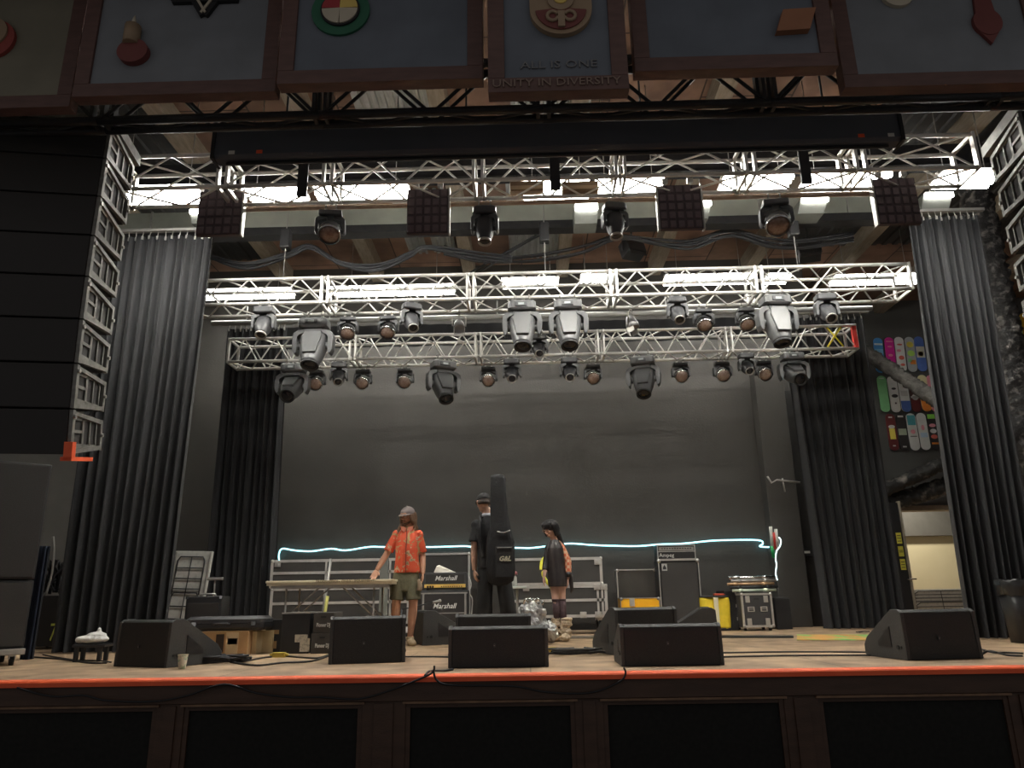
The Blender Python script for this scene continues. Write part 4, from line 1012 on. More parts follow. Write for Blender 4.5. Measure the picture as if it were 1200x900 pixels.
def road_case(px0, px1, pyt, pyb, Y, label, z0=None, group=None, casters=False, lid=None, latches=(), depth=.6, name='road_case', t=.042, midx=()):
    R_ = rectYZ(px0, px1, pyt, pyb, Y); z0 = R_[2] if z0 is None else z0; w = R_[1]-R_[0]; h = R_[3]-z0
    r = empty(name, ((R_[0]+R_[1])/2, Y, z0), 0, label, 'road case', group)
    m = MB(); m.bb(-w/2+.006, w/2-.006, .0, depth, .004, h-.004); m.build('panel', m_cpan, r)
    e = MB(); edged(e, -w/2, w/2, 0, h, 0, t, depth)
    if lid: e.bb(-w/2+t, w/2-t, -.013, .01, h*lid-t/2, h*lid+t/2)
    for u in midx: e.bb(-w/2+w*u-.015, -w/2+w*u+.015, -.013, .01, t, h-t)
    e.build('edging', mat('satin_extrusion', (.55,.53,.50), .45, .35, (.62,.60,.57), 8), r)
    for x, z in latches: latch(r, -w/2+w*x, h*z)
    if casters:
        for sx in (-.42, .42):
            for y in (.08, depth-.08):
                c_ = MB(); hz = z0-STG; c_.cyl((sx*w-.02, y, -hz+hz*.42), (sx*w+.02, y, -hz+hz*.42), hz*.42-.002, 14); c_.bb(sx*w-.035, sx*w+.035, y-.03, y+.03, -hz*.25, 0, mi=1); c_.build('caster', [M_rub, M_alud], r)
    return r, w, h
Yk = 12.0
zlow = at(660, 724, Y=Yk).z
r1, w1_, h1_ = road_case(596, 712, 686, 724, Yk, 'long lower road case on casters behind the woman, doubled bars at its end', group=None, casters=True, lid=.53, latches=((.9,.93),(.97,.93),(.75,.08),(.9,.08),(.97,.08),(.18,.93)), midx=(.905,.95))
road_case(597, 706, 653.5, 686, Yk, 'long upper road case stacked on the lower one behind the woman', z0=r1.location.z+h1_+.002, lid=None, latches=((.95,.82),))
r2, w2_, h2_ = road_case(316, 480, 688, 732, Yk, 'long lower road case behind the folding table, pale rails across it', casters=True, lid=.58, latches=((.80,.08),(.93,.08)), midx=(.39,.86), depth=.22)
road_case(317, 480, 655, 687, Yk, 'long upper road case behind the folding table under the glowing cyan tube', z0=r2.location.z+h2_+.002, lid=.52, latches=((.05,.85),), midx=(.40,.86), depth=.22)
# black fence-like tall post
o = MB(); o.bb(-.06, .06, 0, .05, 0, at(452, 652, Y=11.5).z-STG); o = o.build('metal_post', mat('grey_green_post', (.20,.21,.19), .5, .3), loc=(cx(449, 700, 11.5), 11.5, STG+.001)); tag(o, 'upright grey post between the folding table end and the man in red', 'post')
o = MB(); o.tube([(0, 0, 0), (.03, .02, .45), (.09, .06, 1.14)], .022, 8); o = o.build('leaning_pole', M_alud, loc=(cx(375, 742, 11.3), 11.3, STG+.02)); tag(o, 'pale pole leaning on the road cases behind the folding table', 'pole')
o = MB(); o.tube([(0, 0, 0), (.02, .01, .3), (.05, .03, .60)], .024, 6); o = o.build('yellow_strap', mat('faded_yellow_webbing', (.55,.52,.15), .8), loc=(cx(377, 742, 11.15), 11.15, STG+.022)); tag(o, 'faded yellow strap hanging along the pale leaning pole', 'strap')
# open lid case behind the guitar amp
Y = 12.4
r, w, h = road_case(482, 551, 648, 742, 12.65, 'tall open road case lid standing behind the guitar amplifier', z0=STG+.002, depth=.3, t=.035)
# ---- guitar amp stack
Y = 11.8
a, b = cx(493, 720, Y), cx(548, 720, Y); w = b-a; zc = at(520, 692, Y=Y).z; hc = zc-STG
r = empty('guitar_cabinet', ((a+b)/2, Y, STG+.001), 0, 'black guitar speaker cabinet under the amplifier with the gold panel', 'speaker')
m = MB(); m.bb(-w/2, w/2, .02, .36, 0, hc, bev=.012); m.build('cabinet', M_blk2, r)
m = MB(); m.bb(-w/2+.05, w/2-.05, .0, .0195, hc*.52, hc-.06); m.bb(-w/2+.05, w/2-.05, .0, .0195, .04, hc*.50); m.build('grille', M_grille, r)
m = MB(); m.bb(-w/2, w/2, -.004, .019, hc-.05, hc-.03); m.bb(-w/2+.02, -w/2+.05, -.004, .019, .03, hc-.05); m.bb(w/2-.05, w/2-.02, -.004, .019, .03, hc-.05); m.bb(-w/2+.05, w/2-.05, -.004, .0, hc*.50, hc*.52); m.build('piping', M_alud, r)
text_mesh('lettering', 'Marshall', .105, M_text, r, (.0, -.006, hc*.66), shear=.3, sx=1.0, bold=.001)
zh = at(520, 671, Y=Y).z; hh = zh-zc
a, b = cx(496, 680, Y), cx(547, 680, Y); wh = b-a
r = empty('amplifier_head', ((a+b)/2, Y, STG+hc+.012), 0, 'black guitar amplifier head with white script and a gold control panel', 'amplifier'); hh -= .012
m = MB(); m.bb(-wh/2, wh/2, .0, .24, .012, hh, bev=.01); m.build('cabinet', M_blk2, r)
m = MB(); m.bb(-wh/2+.04, wh/2-.04, -.006, -.0005, hh*.36, hh-.03); m.build('fabric_panel', M_grille, r)
m = MB(); m.bb(-wh/2+.02, wh/2-.02, -.01, -.0005, .03, hh*.32); p = m.build('control_panel', M_gold, r)
m = MB()
for k in range(10): m.cyl((-.05+k*.034, -.024, hh*.18), (-.05+k*.034, -.0105, hh*.18), .009, 8)
for k in range(3): m.bb(-wh/2+.06+k*.04, -wh/2+.085+k*.04, -.018, -.0105, hh*.12, hh*.24)
m.build('knob_row', M_blk, p)
text_mesh('lettering', 'Marshall', .10, M_text, r, (0.01, -.009, hh*.66), shear=.3, bold=.001)
m = MB()
for x in (-wh/2+.06, wh/2-.06): m.cyl((x, .05, 0), (x, .05, .012), .02, 8); m.cyl((x, .2, 0), (x, .2, .012), .02, 8)
m.build('rubber_foot', M_rub, r)
m = MB(); m.rings([[(-.13,-.06,.0),(.18,-.07,0),(.2,.08,0),(-.1,.09,0)], [(-.09,-.03,.10),(.12,-.05,.02),(.14,.07,.03),(-.06,.07,.12)]], smooth=False)
o = m.build('crumpled_paper', mat('white_paper', (.75,.70,.60), .8, 0, (.85,.8,.7), 9), loc=((a+b)/2-.05, Y+.1, zh+.004)); tag(o, 'crumpled white paper lying on the guitar amplifier head', 'paper')
# white cable hanging beside open lid
m = MB(); m.tube([(0,0,0),(.03,0,-.12),(.0,.0,-.25),(.05,0,-.36),(.02,0,-.7)], .009, 6, smooth_n=5); o = m.build('white_hanging_cable', M_white, loc=(cx(550,676,12.3), 12.3, at(550,676,Y=12.3).z)); tag(o, 'white cord hanging on the edge of the open road case lid', 'cord')
# ---- bass amp stack
Y = 12.5
a, b = cx(774, 700, Y), cx(822, 700, Y); w = b-a; zc = at(797, 656, Y=Y).z; hc = zc-STG
r = empty('bass_cabinet', ((a+b)/2, Y, STG+.001), 0, 'tall black bass speaker cabinet with silver edges at the back wall', 'speaker')
m = MB(); m.bb(-w/2, w/2, .02, .42, 0, hc, bev=.01); m.build('cabinet', M_blk, r)
m = MB(); m.bb(-w/2+.04, w/2-.04, .0, .0195, .04, hc-.04); m.build('grille', mat('charcoal_grille_cloth', (.045,.043,.04), .8, 0, (.055,.052,.05), 90), r)
m = MB(); m.bb(-w/2, -w/2+.014, -.005, .019, 0, hc); m.bb(w/2-.014, w/2, -.005, .019, 0, hc); m.bb(-w/2+.0145, w/2-.0145, -.005, .019, hc-.014, hc); m.build('silver_edge', M_alu, r)
m = MB(); [m.ball((s*(w/2-.015), .01, hc-.015), .035, u=8, v=6) for s in (-1, 1)]; m.build('corner_guard', M_alu, r)
m = MB(); m.bb(-w/2+.055, -w/2+.14, -.004, -.0005, hc-.17, hc-.06); bd = m.build('badge', mat('grey_badge', (.45,.45,.43), .4), r)
m = MB(); m.prism([(-w/2+.07, hc-.15), (-w/2+.125, hc-.15), (-w/2+.125, hc-.12), (-w/2+.0975, hc-.075), (-w/2+.07, hc-.12)], 'y', -.006, -.0045); m.build('badge_mark', M_blk, bd)
zh = at(797, 638, Y=Y).z; hh = zh-STG-hc-.002; wh = cx(818, 650, Y)-cx(773, 650, Y)
r = empty('bass_amplifier', ((a+b)/2-.02, Y, STG+hc+.002), 0, 'silver-trimmed bass amplifier head on top of the tall bass cabinet', 'amplifier')
m = MB(); m.bb(-wh/2, wh/2, .0, .3, 0, hh, bev=.008); m.build('cabinet', M_blk, r)
m = MB()
m.bb(-wh/2, wh/2, -.006, -.0005, hh-.02, hh); m.bb(-wh/2, wh/2, -.006, -.0005, 0, .018); m.bb(-wh/2, -wh/2+.016, -.006, -.0005, .0185, hh-.0205); m.bb(wh/2-.016, wh/2, -.006, -.0005, .0185, hh-.0205); m.bb(-wh/2+.017, wh/2-.017, -.006, -.0005, hh*.52, hh*.56); m.build('silver_trim', M_alu, r)
m = MB(); m.bb(-wh/2+.03, wh/2-.03, -.005, -.0005, hh*.6, hh-.04); p = m.build('control_panel', M_alud, r)
m = MB()
for k in range(12): m.cyl((-.23+k*.042, -.02, hh*.74), (-.23+k*.042, -.0055, hh*.74), .011, 8)
m.build('knob_row', M_blk, p)
text_mesh('lettering', 'Ampeg', .085, M_text, r, (-wh/2+.15, -.004, hh*.3), sx=1.0)
# black open case and yellow case
road_case(724, 771, 667, 742, 12.95, 'open charcoal case lid with thin silver frame behind the yellow case', z0=STG+.002, depth=.25, t=.018)
Y = 12.3; R_ = rectYZ(728, 774, 700.5, 741, Y); w = R_[1]-R_[0]; h = R_[3]-STG
r = empty('yellow_case', ((R_[0]+R_[1])/2, Y, STG+.002), 0, 'bright yellow road case with silver latch left of the bass cabinet', 'road case')
m = MB(); m.bb(-w/2, w/2, 0, .35, 0, h-.003, bev=.004); m.build('case_body', M_yel, r)
m = MB(); edged(m, -w/2-.004, w/2+.004, -.001, h, -.002, .012, .35); m.build('edging', M_alud, r)
m = MB(); m.bb(-w*.27, -w*.14, -.015, -.001, h-.13, h-.01, bev=.004); m.build('latch', M_alu, r)
m = MB(); m.cyl((w*.28, -.004, h*.45), (w*.28, -.0005, h*.45), .035, 8); m.cyl((w*.33, -.004, h*.55), (w*.33, -.0005, h*.55), .025, 8); m.bb(w*.2, w*.4, -.004, -.0005, h*.32, h*.34); m.build('printed_mark', M_blk, r)
# yellow bag on the other side
Y = 12.4; R_ = rectYZ(823, 857, 698, 737, Y); w = R_[1]-R_[0]; h = R_[3]-STG-.03
r = empty('yellow_bag', ((R_[0]+R_[1])/2, Y, STG+.002), 0, 'soft yellow bag with black top edge right of the bass cabinet', 'bag')
m = MB(); rnd = random.Random(5); n = 28
rg = []
for k in range(12):
    v = k/11; bulge = 1+.05*math.sin(PI*v*1.0)+.0; rg.append([(p[0]*bulge*(1+.018*math.sin(9*v+p[0]*30)), p[1]*bulge+.015*math.sin(p[0]*32+v*5), .03+v*(h-.03)) for p in superellipse(w/2, .14, 0, .17, 30, .35)])
m.rings(rg); m.build('bag_body', mat('yellow_fabric', (.80,.60,.03), .6, 0, (.95,.72,.05), 6, .3, 12), r)
m = MB(); m.rings([superellipse(w/2+.012, .155, h, .17, 24, .35), superellipse(w/2+.012, .155, h+.025, .17, 24, .35)]); m.rings([superellipse(w/2+.005, .15, 0.0, .17, 24, .35), superellipse(w/2+.005, .15, .04, .17, 24, .35)]); m.build('rim_band', M_blk, r)
m = MB(); m.bb(-.03, .04, .008, .016, .05, h); m.build('pale_strip', mat('pale_tape', (.75,.70,.5), .6), r)
m = MB(); m.bb(.02, .20, .1, .24, h+.03, h+.06, bev=.01); m.build('red_flap', mat('red_fabric', (.65,.10,.05), .7), r)
# rack case
Y = 12.2; R_ = rectYZ(869.5, 906, 695, 735, Y); w = R_[1]-R_[0]; zb_ = R_[2]; h = R_[3]-zb_
r = empty('rack_case', ((R_[0]+R_[1])/2, Y, zb_), 0, 'square black rack case with silver corners and two recessed handles on casters', 'road case')
m = MB(); m.bb(-w/2+.004, w/2-.004, 0, .55, .003, h-.003); m.build('panel', M_blk2, r)
m = MB(); edged(m, -w/2, w/2, 0, h, 0, .03, .55); m.build('edging', M_alu, r)
for sx in (-1, 1):
    m = MB(); m.bb(sx*.10-.055, sx*.10+.055, -.012, -.0005, h*.45, h*.60, bev=.004); q_ = m.build('handle_dish', M_alu, r)
    m = MB(); m.bb(sx*.10-.035, sx*.10+.035, -.018, -.013, h*.48, h*.52); m.bb(sx*.10-.035, sx*.10+.035, -.018, -.013, h*.54, h*.57); m.build('handle', M_blk, q_)
    for z in (.16, .82): m = MB(); m.bb(sx*(w/2-.10)-.035, sx*(w/2-.10)+.035, -.014, -.0005, h*z-.05, h*z+.05, bev=.005); m.cyl((sx*(w/2-.10), -.02, h*z), (sx*(w/2-.10), -.0145, h*z), .02, 8); m.build('butterfly_latch', M_alu, r)
    for y in (.08, .45):
        c_ = MB(); hz = zb_-STG; c_.cyl((sx*w*.4-.02, y, -hz*.58), (sx*w*.4+.02, y, -hz*.58), hz*.42-.002, 12); c_.bb(sx*w*.4-.03, sx*w*.4+.03, y-.03, y+.03, -hz*.3, -.001, mi=1); c_.build('caster', [M_rub, M_alud], r)
m = MB(); m.bb(-.04, .04, -.006, -.0005, h*.80, h*.86); m.build('badge', M_blk, r)
# black cases beside and behind
r, w, h = plain_case('black_case', 848, 862, 692, 12.5, 'dark upright case between the yellow bag and the rack case', M_blk, .5)
m = MB(); [m.bb(w/2-.02, w/2+.004, -.006, -.001, z, z+.05) for z in (.15, .35, .55)]; m.build('latch', M_alud, r)
r, w, h = plain_case('black_case', 907, 925, 700, 12.6, 'dark upright case in shadow right of the rack case', M_blk, .5)
m = MB(); m.bb(-w/2, w/2, -.004, -.0005, h-.03, h-.01); m.build('rim', M_blk2, r)
# stack of poles on top
zt_ = max(STG+.55, at(885, 694, Y=12.2).z)+.03
plz = zt_
for k, (dz, mm, lab, x0_, x1_) in enumerate([(0, mat('green_white_pole', (.55,.62,.5), .4, .4), 'pale green pole, lowest of the poles on the rack case', 858, 909), (.05, M_blk, 'thick black pole second from the bottom on the rack case', 856, 912), (.10, mat('copper_pole', (.55,.35,.2), .4, .5), 'copper-tinted pole in the middle of the poles on the rack case', 853, 908), (.15, M_alud, 'dull grey pole fourth up on the rack case', 858, 911), (.20, M_chrome, 'bright silver pole topmost on the rack case', 856, 910)]):
    m = MB(); a, b = cx(x0_, 688, 12.35), cx(x1_, 688, 12.35); m.cyl((0, 0, 0), (b-a, 0, 0), .022, 8); m.cyl((.1, 0, 0), (.16, 0, 0), .03, 8); m.cyl((b-a-.2, 0, 0), (b-a-.12, 0, 0), .03, 8)
    o = m.build('microphone_stand_pole', mm, loc=(a, 12.35+.01*k, zt_+dz)); tag(o, lab, 'pole', 'poles stacked on the rack case')
# small things at the wall: coloured tubes, glowing tube
YL = 13.54
for dx_, col, lab, h0, h1 in ((0, (.6,.6,.55), 'pale stick at the end of the glowing tube, leftmost of the bundle', 617, 640), (3, (.65,.05,.04), 'red stick in the bundle at the end of the glowing tube', 624, 642), (6, (.75,.75,.7), 'white stick in the bundle beside the red one', 620, 640), (1.5, (.02,.35,.1), 'green stick low in the bundle at the end of the glowing tube', 640, 652)):
    p0, p1 = at(903+dx_, h0, Y=YB-.36), at(905+dx_, h1, Y=YB-.36); m = MB(); m.cyl(p0, p1, .03, 8); m.ball(p1, .03, u=8, v=6)
    tag(m.build('hanging_stick', mat('stick_%d' % int(dx_*2), col, .5)), lab, 'stick')
pts = [(327,657),(327,649),(331,643),(345,645),(365,646),(388,643),(405,645),(432,641),(450,641),(480,641),(510,641),(545,640),(560,642),(605,642),(625,642),(655,638),(672,637),(700,639),(745,640),(772,638),(800,637),(830,634),(850,633),(888,633),(894,637),(890,640),(896,641),(905,641),(907,640)]
m = MB(); m.tube([at(px, py, Y=YL-.02) for px, py in pts], .013, 8, smooth_n=5)
tag(m.build('glowing_tube', M_led), 'glowing cyan rope light strung across the black back wall', 'rope light')
m = MB(); m.tube([at(px, py, Y=YB-.36) for px, py in [(909,632),(913,630),(915,634),(914,640),(910,646),(909,655),(910,662),(909,672),(911,680)]], .011, 8, smooth_n=5)
tag(m.build('glowing_tube_end', mat('dim_glow_tube', (.75,.95,.95), emit=1.1)), 'end of the rope light curling down the black column', 'rope light')
m = MB(); m.bb(0, .30, -.03, 0, 0, .12, bev=.01); m.bb(.02, .12, -.034, -.031, .05, .09, mi=1); o = m.build('wall_socket_box', [M_blk, M_text], loc=at(941, 652, Y=YB-.125)); tag(o, 'small black socket box with white label on the dark wall', 'socket')
for px, py, lab in ((904, 566, 'pale cable bracket sticking out of the column'), ):
    m = MB(); p = at(px, py, Y=13.2); m.tube([(-.06, 0, .12), (0, 0, 0), (.10, 0, .05), (.5, 0, .0)], .018, 6); m.tube([(.2,0,.08),(.22,0,-.16)], .014, 6); o = m.build('wall_bracket_rail', M_alud, loc=p); tag(o, lab, 'bracket')
# rug, floor strips
def flat(px0, px1, py0, py1, mm, name, label, cat, th=.008):
    a, b, c_, d_ = floor_at(px0, py1), floor_at(px1, py1), floor_at(px1, py0), floor_at(px0, py0); m = MB()
    lo = [(p.x, p.y, STG+.001) for p in (a, b, c_, d_)]; hi = [(p[0], p[1], STG+th) for p in lo]; m.rings([lo, hi], smooth=False); o = m.build(name, mm); tag(o, label, cat); return o
m_rug = mat('multicolour_weave', (.25,.55,.15), .9, 0, (.65,.35,.10), 1.6, stretch=(2.2, .6, 1), contrast=(.42,.55))
flat(934, 1045, 744.2, 750.5, m_rug, 'woven_mat', 'colourful striped mat on the stage before the right rear curtain', 'mat')
flat(620, 712, 746.0, 748.5, mat('dark_hatch_strip', (.10,.08,.06), .7), 'floor_plate', 'dark narrow plate in the boards behind the woman', 'floor plate', .012)
flat(845, 930, 746.3, 747.8, M_rub, 'cable_ramp', 'thin black cable cover lying in front of the rack case', 'cable cover', .02)

# ---- cables on floor
def fcable(pts, r, label, mm=M_cordm, name='floor_cable', cat='cable', lift=0):
    m = MB(); m.tube([floor_at(px, py)+Vector((0, 0, r+.001+lift)) for px, py in pts], r, 6, smooth_n=6); o = m.build(name, mm); tag(o, label, cat); return o
fcable([(40,771),(75,774),(105,778),(125,778)], .009, 'black cable from the subwoofer dolly to the wedge monitor')
fcable([(50,768),(85,774),(115,775),(130,777)], .007, 'thin second cable beside the subwoofer dolly')
fcable([(262,775),(285,776),(308,772),(325,770)], .009, 'black cable from the coil to the yellow power adapter')
fcable([(335,770),(360,772),(375,772),(390,766)], .009, 'black cable from the yellow power adapter to the tall monitor')
fcable([(270,777),(300,781),(330,778),(365,776),(390,768)], .009, 'longer black cable looping in front of the yellow power adapter')
fcable([(472,770.5),(500,770.5),(530,771)], .008, 'straight black cable between the tall monitor and the low centre monitor')
fcable([(846,766),(920,765),(1000,765.2),(1040,766)], .008, 'upper long black cable running across to the doorway monitor')
fcable([(846,771),(920,769.5),(1000,769),(1050,769)], .008, 'lower long black cable running across to the doorway monitor')
fcable([(1150,762),(1165,766),(1180,766),(1199,767)], .009, 'black cable leading out right from the doorway monitor')
fcable([(1150,768),(1160,764),(1180,769),(1199,770)], .009, 'second black cable curling right of the doorway monitor')
def coil(px, py, rx, ry, n, r, label, seed, mm=M_cordm, h=.05):
    c_ = floor_at(px, py); rnd = random.Random(seed); m = MB()
    for k in range(n):
        a0 = rnd.uniform(0, 6.28); sx, sy = rx*rnd.uniform(.6, 1), ry*rnd.uniform(.6, 1); zz = .01+h*k/n; ox, oy = rnd.uniform(-.1, .1)*rx*2, rnd.uniform(-.1, .1)*ry*2
        P_ = [Vector((ox+sx*math.cos(a0+i*.45), oy+sy*math.sin(a0+i*.45), zz+rnd.uniform(0, .012))) for i in range(rnd.randint(9, 14))]
        m.tube(P_, r, 6, smooth_n=3)
    o = m.build('coiled_cable', mm, loc=(c_.x, c_.y, STG+.003)); tag(o, label, 'cable', None); return o
coil(252, 777, .30, .13, 16, .011, 'coiled black cables beside the paper cup at the wedge monitor', 1)
coil(676, 768, .25, .12, 10, .009, 'coiled black cables on the boards right of the low centre monitor', 2)
coil(518, 754, .25, .06, 6, .009, 'loose black cable coil at the foot of the side-on monitor', 3)
coil(1118, 770, .22, .07, 7, .008, 'loose black cable coil in front of the doorway monitor', 4)
coil(1010, 742, .1, .05, 1, .006, 'thin cable loop near the colourful mat', 5)
def smallbox(px, py, s, mm, name, label, cat, rz=0):
    p = floor_at(px, py); r = empty(name, (p.x, p.y, STG+.002), rz, label, cat)
    m = MB(); m.bb(-s[0]/2, s[0]/2, -s[1]/2, s[1]/2, 0, s[2], bev=.006); m.build('casing', mm, r)
    m = MB()
    for x in (-1, 1): m.cyl((x*s[0]/2, 0, s[2]*.5), (x*(s[0]/2+.03), 0, s[2]*.5), s[2]*.28, 8)
    m.build('plug', mm, r); return r
m_yp = mat('yellow_rubber', (.55,.42,.07), .5)
smallbox(327, 770.5, (.13, .06, .05), m_yp, 'power_adapter', 'yellow power connector box on the cable under the folding table', 'connector')
smallbox(647, 764.5, (.09, .05, .05), m_yp, 'power_adapter', 'yellow connector beside the coiled cables right of the centre', 'connector')
smallbox(1092, 771.5, (.14, .07, .055), mat('tan_metal', (.42,.30,.13), .5), 'power_adapter', 'tan connector box lying before the doorway monitor', 'connector')
r = smallbox(1063, 770, (.14, .10, .12), M_blk, 'stage_box', 'small black stage box with a yellow plug at the doorway monitor', 'box')
m = MB(); m.cyl((-.01, -.04, .12), (-.015, -.05, .20), .012, 8); m.build('yellow_plug', m_yp, r)
m = MB(); p = floor_at(1063, 770); m.tube([p+Vector(v) for v in ((0,0,.12),(0,0,.3),(.12,.0,.33),(.22,0,.2),(.35,0,.05),(.45,.02,.012))], .006, 6, smooth_n=5); tag(m.build('looping_cord', M_cordm), 'thin black cord looping up from the small stage box', 'cord')
# cables hung on the stage front
def front_cable(pts, label, r=.008):
    m = MB(); m.tube([at(px, py, Y=YF-.09) for px, py in pts], r, 6, smooth_n=6); tag(m.build('hanging_cable', M_cordm), label, 'cable')
front_cable([(20,806),(60,816),(98,815),(125,821),(180,822),(220,815),(262,802),(300,812),(340,817),(375,817),(420,819),(460,808),(500,792),(508,786),(509,780)], 'long black cable sagging along the stage front to the centre monitor')
front_cable([(508,785),(512,797),(530,803),(600,804),(640,811),(690,812),(724,800),(733,790),(731,782)], 'black cable sagging along the stage front below the two low monitors')
p = floor_at(509, 785); m = MB(); m.tube([(p.x, YF-.09, STG+.01), (p.x+.02, YF+.05, STG+.03), (p.x+.10, YF+.25, STG+.012), (p.x+.16, YF+.4, STG+.01)], .009, 6, smooth_n=4); tag(m.build('looped_cord', M_cordm), 'short black cord bending over the orange stage edge', 'cord')

# ---- small pieces near the amplifier: pedal, microphone boom
p = at(492, 742, Y=11.2); r = empty('microphone_stand', (cx(470,742,11.0), 11.0, STG+.001), 0, 'low black microphone stand reaching toward the guitar cabinet', 'microphone stand')
m = MB(); m.cyl((0,0,0),(0,0,.02),.12,16); m.build('base', M_blk, r)
m = MB(); m.cyl((0,0,.02),(0,0,.42),.012,8); m.build('pole', M_blk, r)
e = at(507, 706, Y=11.2)-r.location; m = MB(); m.cyl((0,0,.42), e, .009, 6); m.build('boom_arm', M_blk, r)
m = MB(); m.cyl(e, e+(e-Vector((0,0,.42))).normalized()*.10, .018, 8); m.ball(e+(e-Vector((0,0,.42))).normalized()*.11, .026, u=10, v=8); m.build('microphone', M_alud, r)
p = Vector((cx(480,742,11.5), 11.5, STG+.001)); r = empty('effects_pedal', p, 0, 'pale effects pedal on the floor behind the man in red', 'pedal')
m = MB(); m.prism([(0,0),(0,.10),(.3,.16),(.3,0)], 'x', -.17, .17, bev=.008); m.build('casing', M_alu, r)
m = MB(); m.bb(-.1, .1, -.012, -.0005, .03, .08); m.build('switch_row', M_blk, r)
# ---- foil bag and dark bag centre
p = floor_at(625, 752); 
def crumple(name, loc, R_, sc, mm, label, cat, seed, amp=.25):
    m = MB(); m.ball((0,0,0), R_, u=26, v=16); rnd = random.Random(seed)
    from mathutils import noise
    for v in m.bm.verts:
        n_ = noise.noise(v.co*14/R_*.18+Vector((seed,0,0)))+.5*noise.noise(v.co*5/R_+Vector((0,seed,0)))
        v.co *= 1+amp*n_; v.co = Vector((v.co.x*sc[0], v.co.y*sc[1], v.co.z*sc[2]))
    mz = min(v.co.z for v in m.bm.verts)
    for f in m.bm.faces: f.smooth = False
    o = m.build(name, mm, loc=(loc[0], loc[1], loc[2]-mz+.002)); tag(o, label, cat); return o
m_foil = mat('crinkled_foil', (.62,.62,.60), .28, .85, (.42,.42,.42), 16, 1.0, 28)
crumple('dark_bag', (p.x+.20, p.y+.12, STG), .20, (1.15, .8, .42), mat('dark_brown_cloth', (.05,.035,.03), .8, 0, (.08,.06,.05), 9), 'dark slumped bag on the boards beside the low centre monitor', 'bag', 3)
crumple('silver_bag', (cx(623,742,9.7), 9.75, STG+.04), .23, (.85, .7, 1.0), m_foil, 'crumpled silver foil bag standing behind the low centre monitor', 'bag', 5)
crumple('silver_wrap', (cx(641,742,9.6), 9.6, STG+.01), .14, (1., .8, .9), m_foil, 'smaller crumpled silver wrap slumped beside the foil bag', 'wrap', 8)
m = MB()
for k in range(4): m.tube([(-.10+.05*k, 0, 0), (-.07+.05*k, -.02, .07), (-.02+.05*k, 0, .0), (.03+.04*k, .02, .05)], .014, 6, smooth_n=4)
o = m.build('silver_ribbon', M_chrome, loc=(cx(623,724,9.7), 9.7, STG+.04+.43)); tag(o, 'curled silver ribbon on top of the foil bag', 'ribbon')
# ---- small side table with bottle, yellow strap hanging
Y = 10.6; ztab = at(607, 687, Y=Y).z
r = empty('side_table', (cx(606,687,Y), Y, STG), 0, 'small white-topped side table behind the guitar bag', 'table')
hT = ztab-STG; m = MB(); m.bb(-.12, .13, -.12, .12, hT-.03, hT, bev=.006); m.build('tabletop', mat('pale_green_top', (.58,.68,.55), .5, 0, (.75,.78,.72), 5), r)
m = MB(); m.cyl((0,0,.02),(0,0,hT-.03),.018,8); m.build('pole', M_alud, r)
m = MB(); m.cyl((0,0,0),(0,0,.02),.13,16); m.build('base', M_blk, r)
r = empty('drink_bottle', (cx(602.5,683,Y), Y-.02, ztab+.001), 0, 'clear bottle with pink cap on the small side table', 'bottle')
m = MB(); m.lathe([(0,0),(.04,0),(.043,.05),(.04,.12),(.022,.15),(0,.15)], seg=14); m.build('bottle', mat('pale_bottle', (.55,.56,.52), .2, 0, (.65,.66,.62), 5), r)
m = MB(); m.lathe([(.022,.151),(.05,.155),(.045,.19),(.02,.205),(0,.205)], seg=14); m.build('cap', mat('pink_plastic', (.7,.25,.27), .5), r)
Y = 11.7; m = MB()
P_ = [(634,668),(635,658),(640,653),(643,660),(640,668),(636,672),(641,682),(646,688),(649,700),(651,712),(652,724)]
m.tube([at(px, py, Y=Y) for px, py in P_], .028, 6, smooth_n=5)
o = m.build('hanging_strap', mat('bright_yellow_webbing', (.80,.78,.08), .6)); tag(o, 'bright yellow strap hanging down the road cases beside the woman', 'strap')

# ---- doorway: door leaf with stickers, folded table inside
dz0, dz1 = STG, at(1048, 590, Y=15.2).z
r = empty('door_leaf', (cx(1046,660,15.2), 15.2, STG), 0, 'black door leaf with three yellow stickers beside the beige doorway', 'door')
a, b = cx(1036,660,15.2), cx(1062,660,15.2); ox = r.location.x
m = MB(); m.box(((a+b)/2-ox, .0, (dz1-STG)/2+.01), (b-a, .05, dz1-STG), None); m.build('door_panel', M_blk, r)
m = MB(); m.bb(b-ox+.001, b-ox+.05, -.04, .04, .01, dz1-STG+.04); m.build('door_edge', mat('pale_worn_wood', (.36,.32,.25), .6, 0, (.45,.40,.32), 6), r)
for k, (y0, y1) in enumerate(((624, 637), (640, 652), (655, 668))):
    za, zb2 = at(1055, y1, Y=15.15).z-STG, at(1055, y0, Y=15.15).z-STG; m = MB(); xs0 = b-ox-.13; m.bb(xs0, xs0+.10, -.032, -.0255, za, zb2); st = m.build('yellow_sticker', mat('yellow_sticker', (.78,.72,.10), .6), r)
    m = MB(); [m.bb(xs0+.012, xs0+.088, -.034, -.0325, za+(zb2-za)*q, za+(zb2-za)*(q+.06)) for q in ((.2,.45,.7) if k != 1 else (.4,.55))]; m.build('printed_line', m_dbr, st)
m = MB(); m.cyl((b-ox-.06, -.06, .78), (b-ox+.12, -.06, .78), .014, 8); m.cyl((b-ox-.02, -.026, .78), (b-ox-.02, -.06, .78), .02, 8); m.build('door_handle', M_chrome, r)
t = folded_table((at(1106,712,Y=16.9).x, 16.9, STG+.01), (math.radians(-4), 0, 0), 'white folded table leaning low inside the beige doorway', .0+1.6, .58)
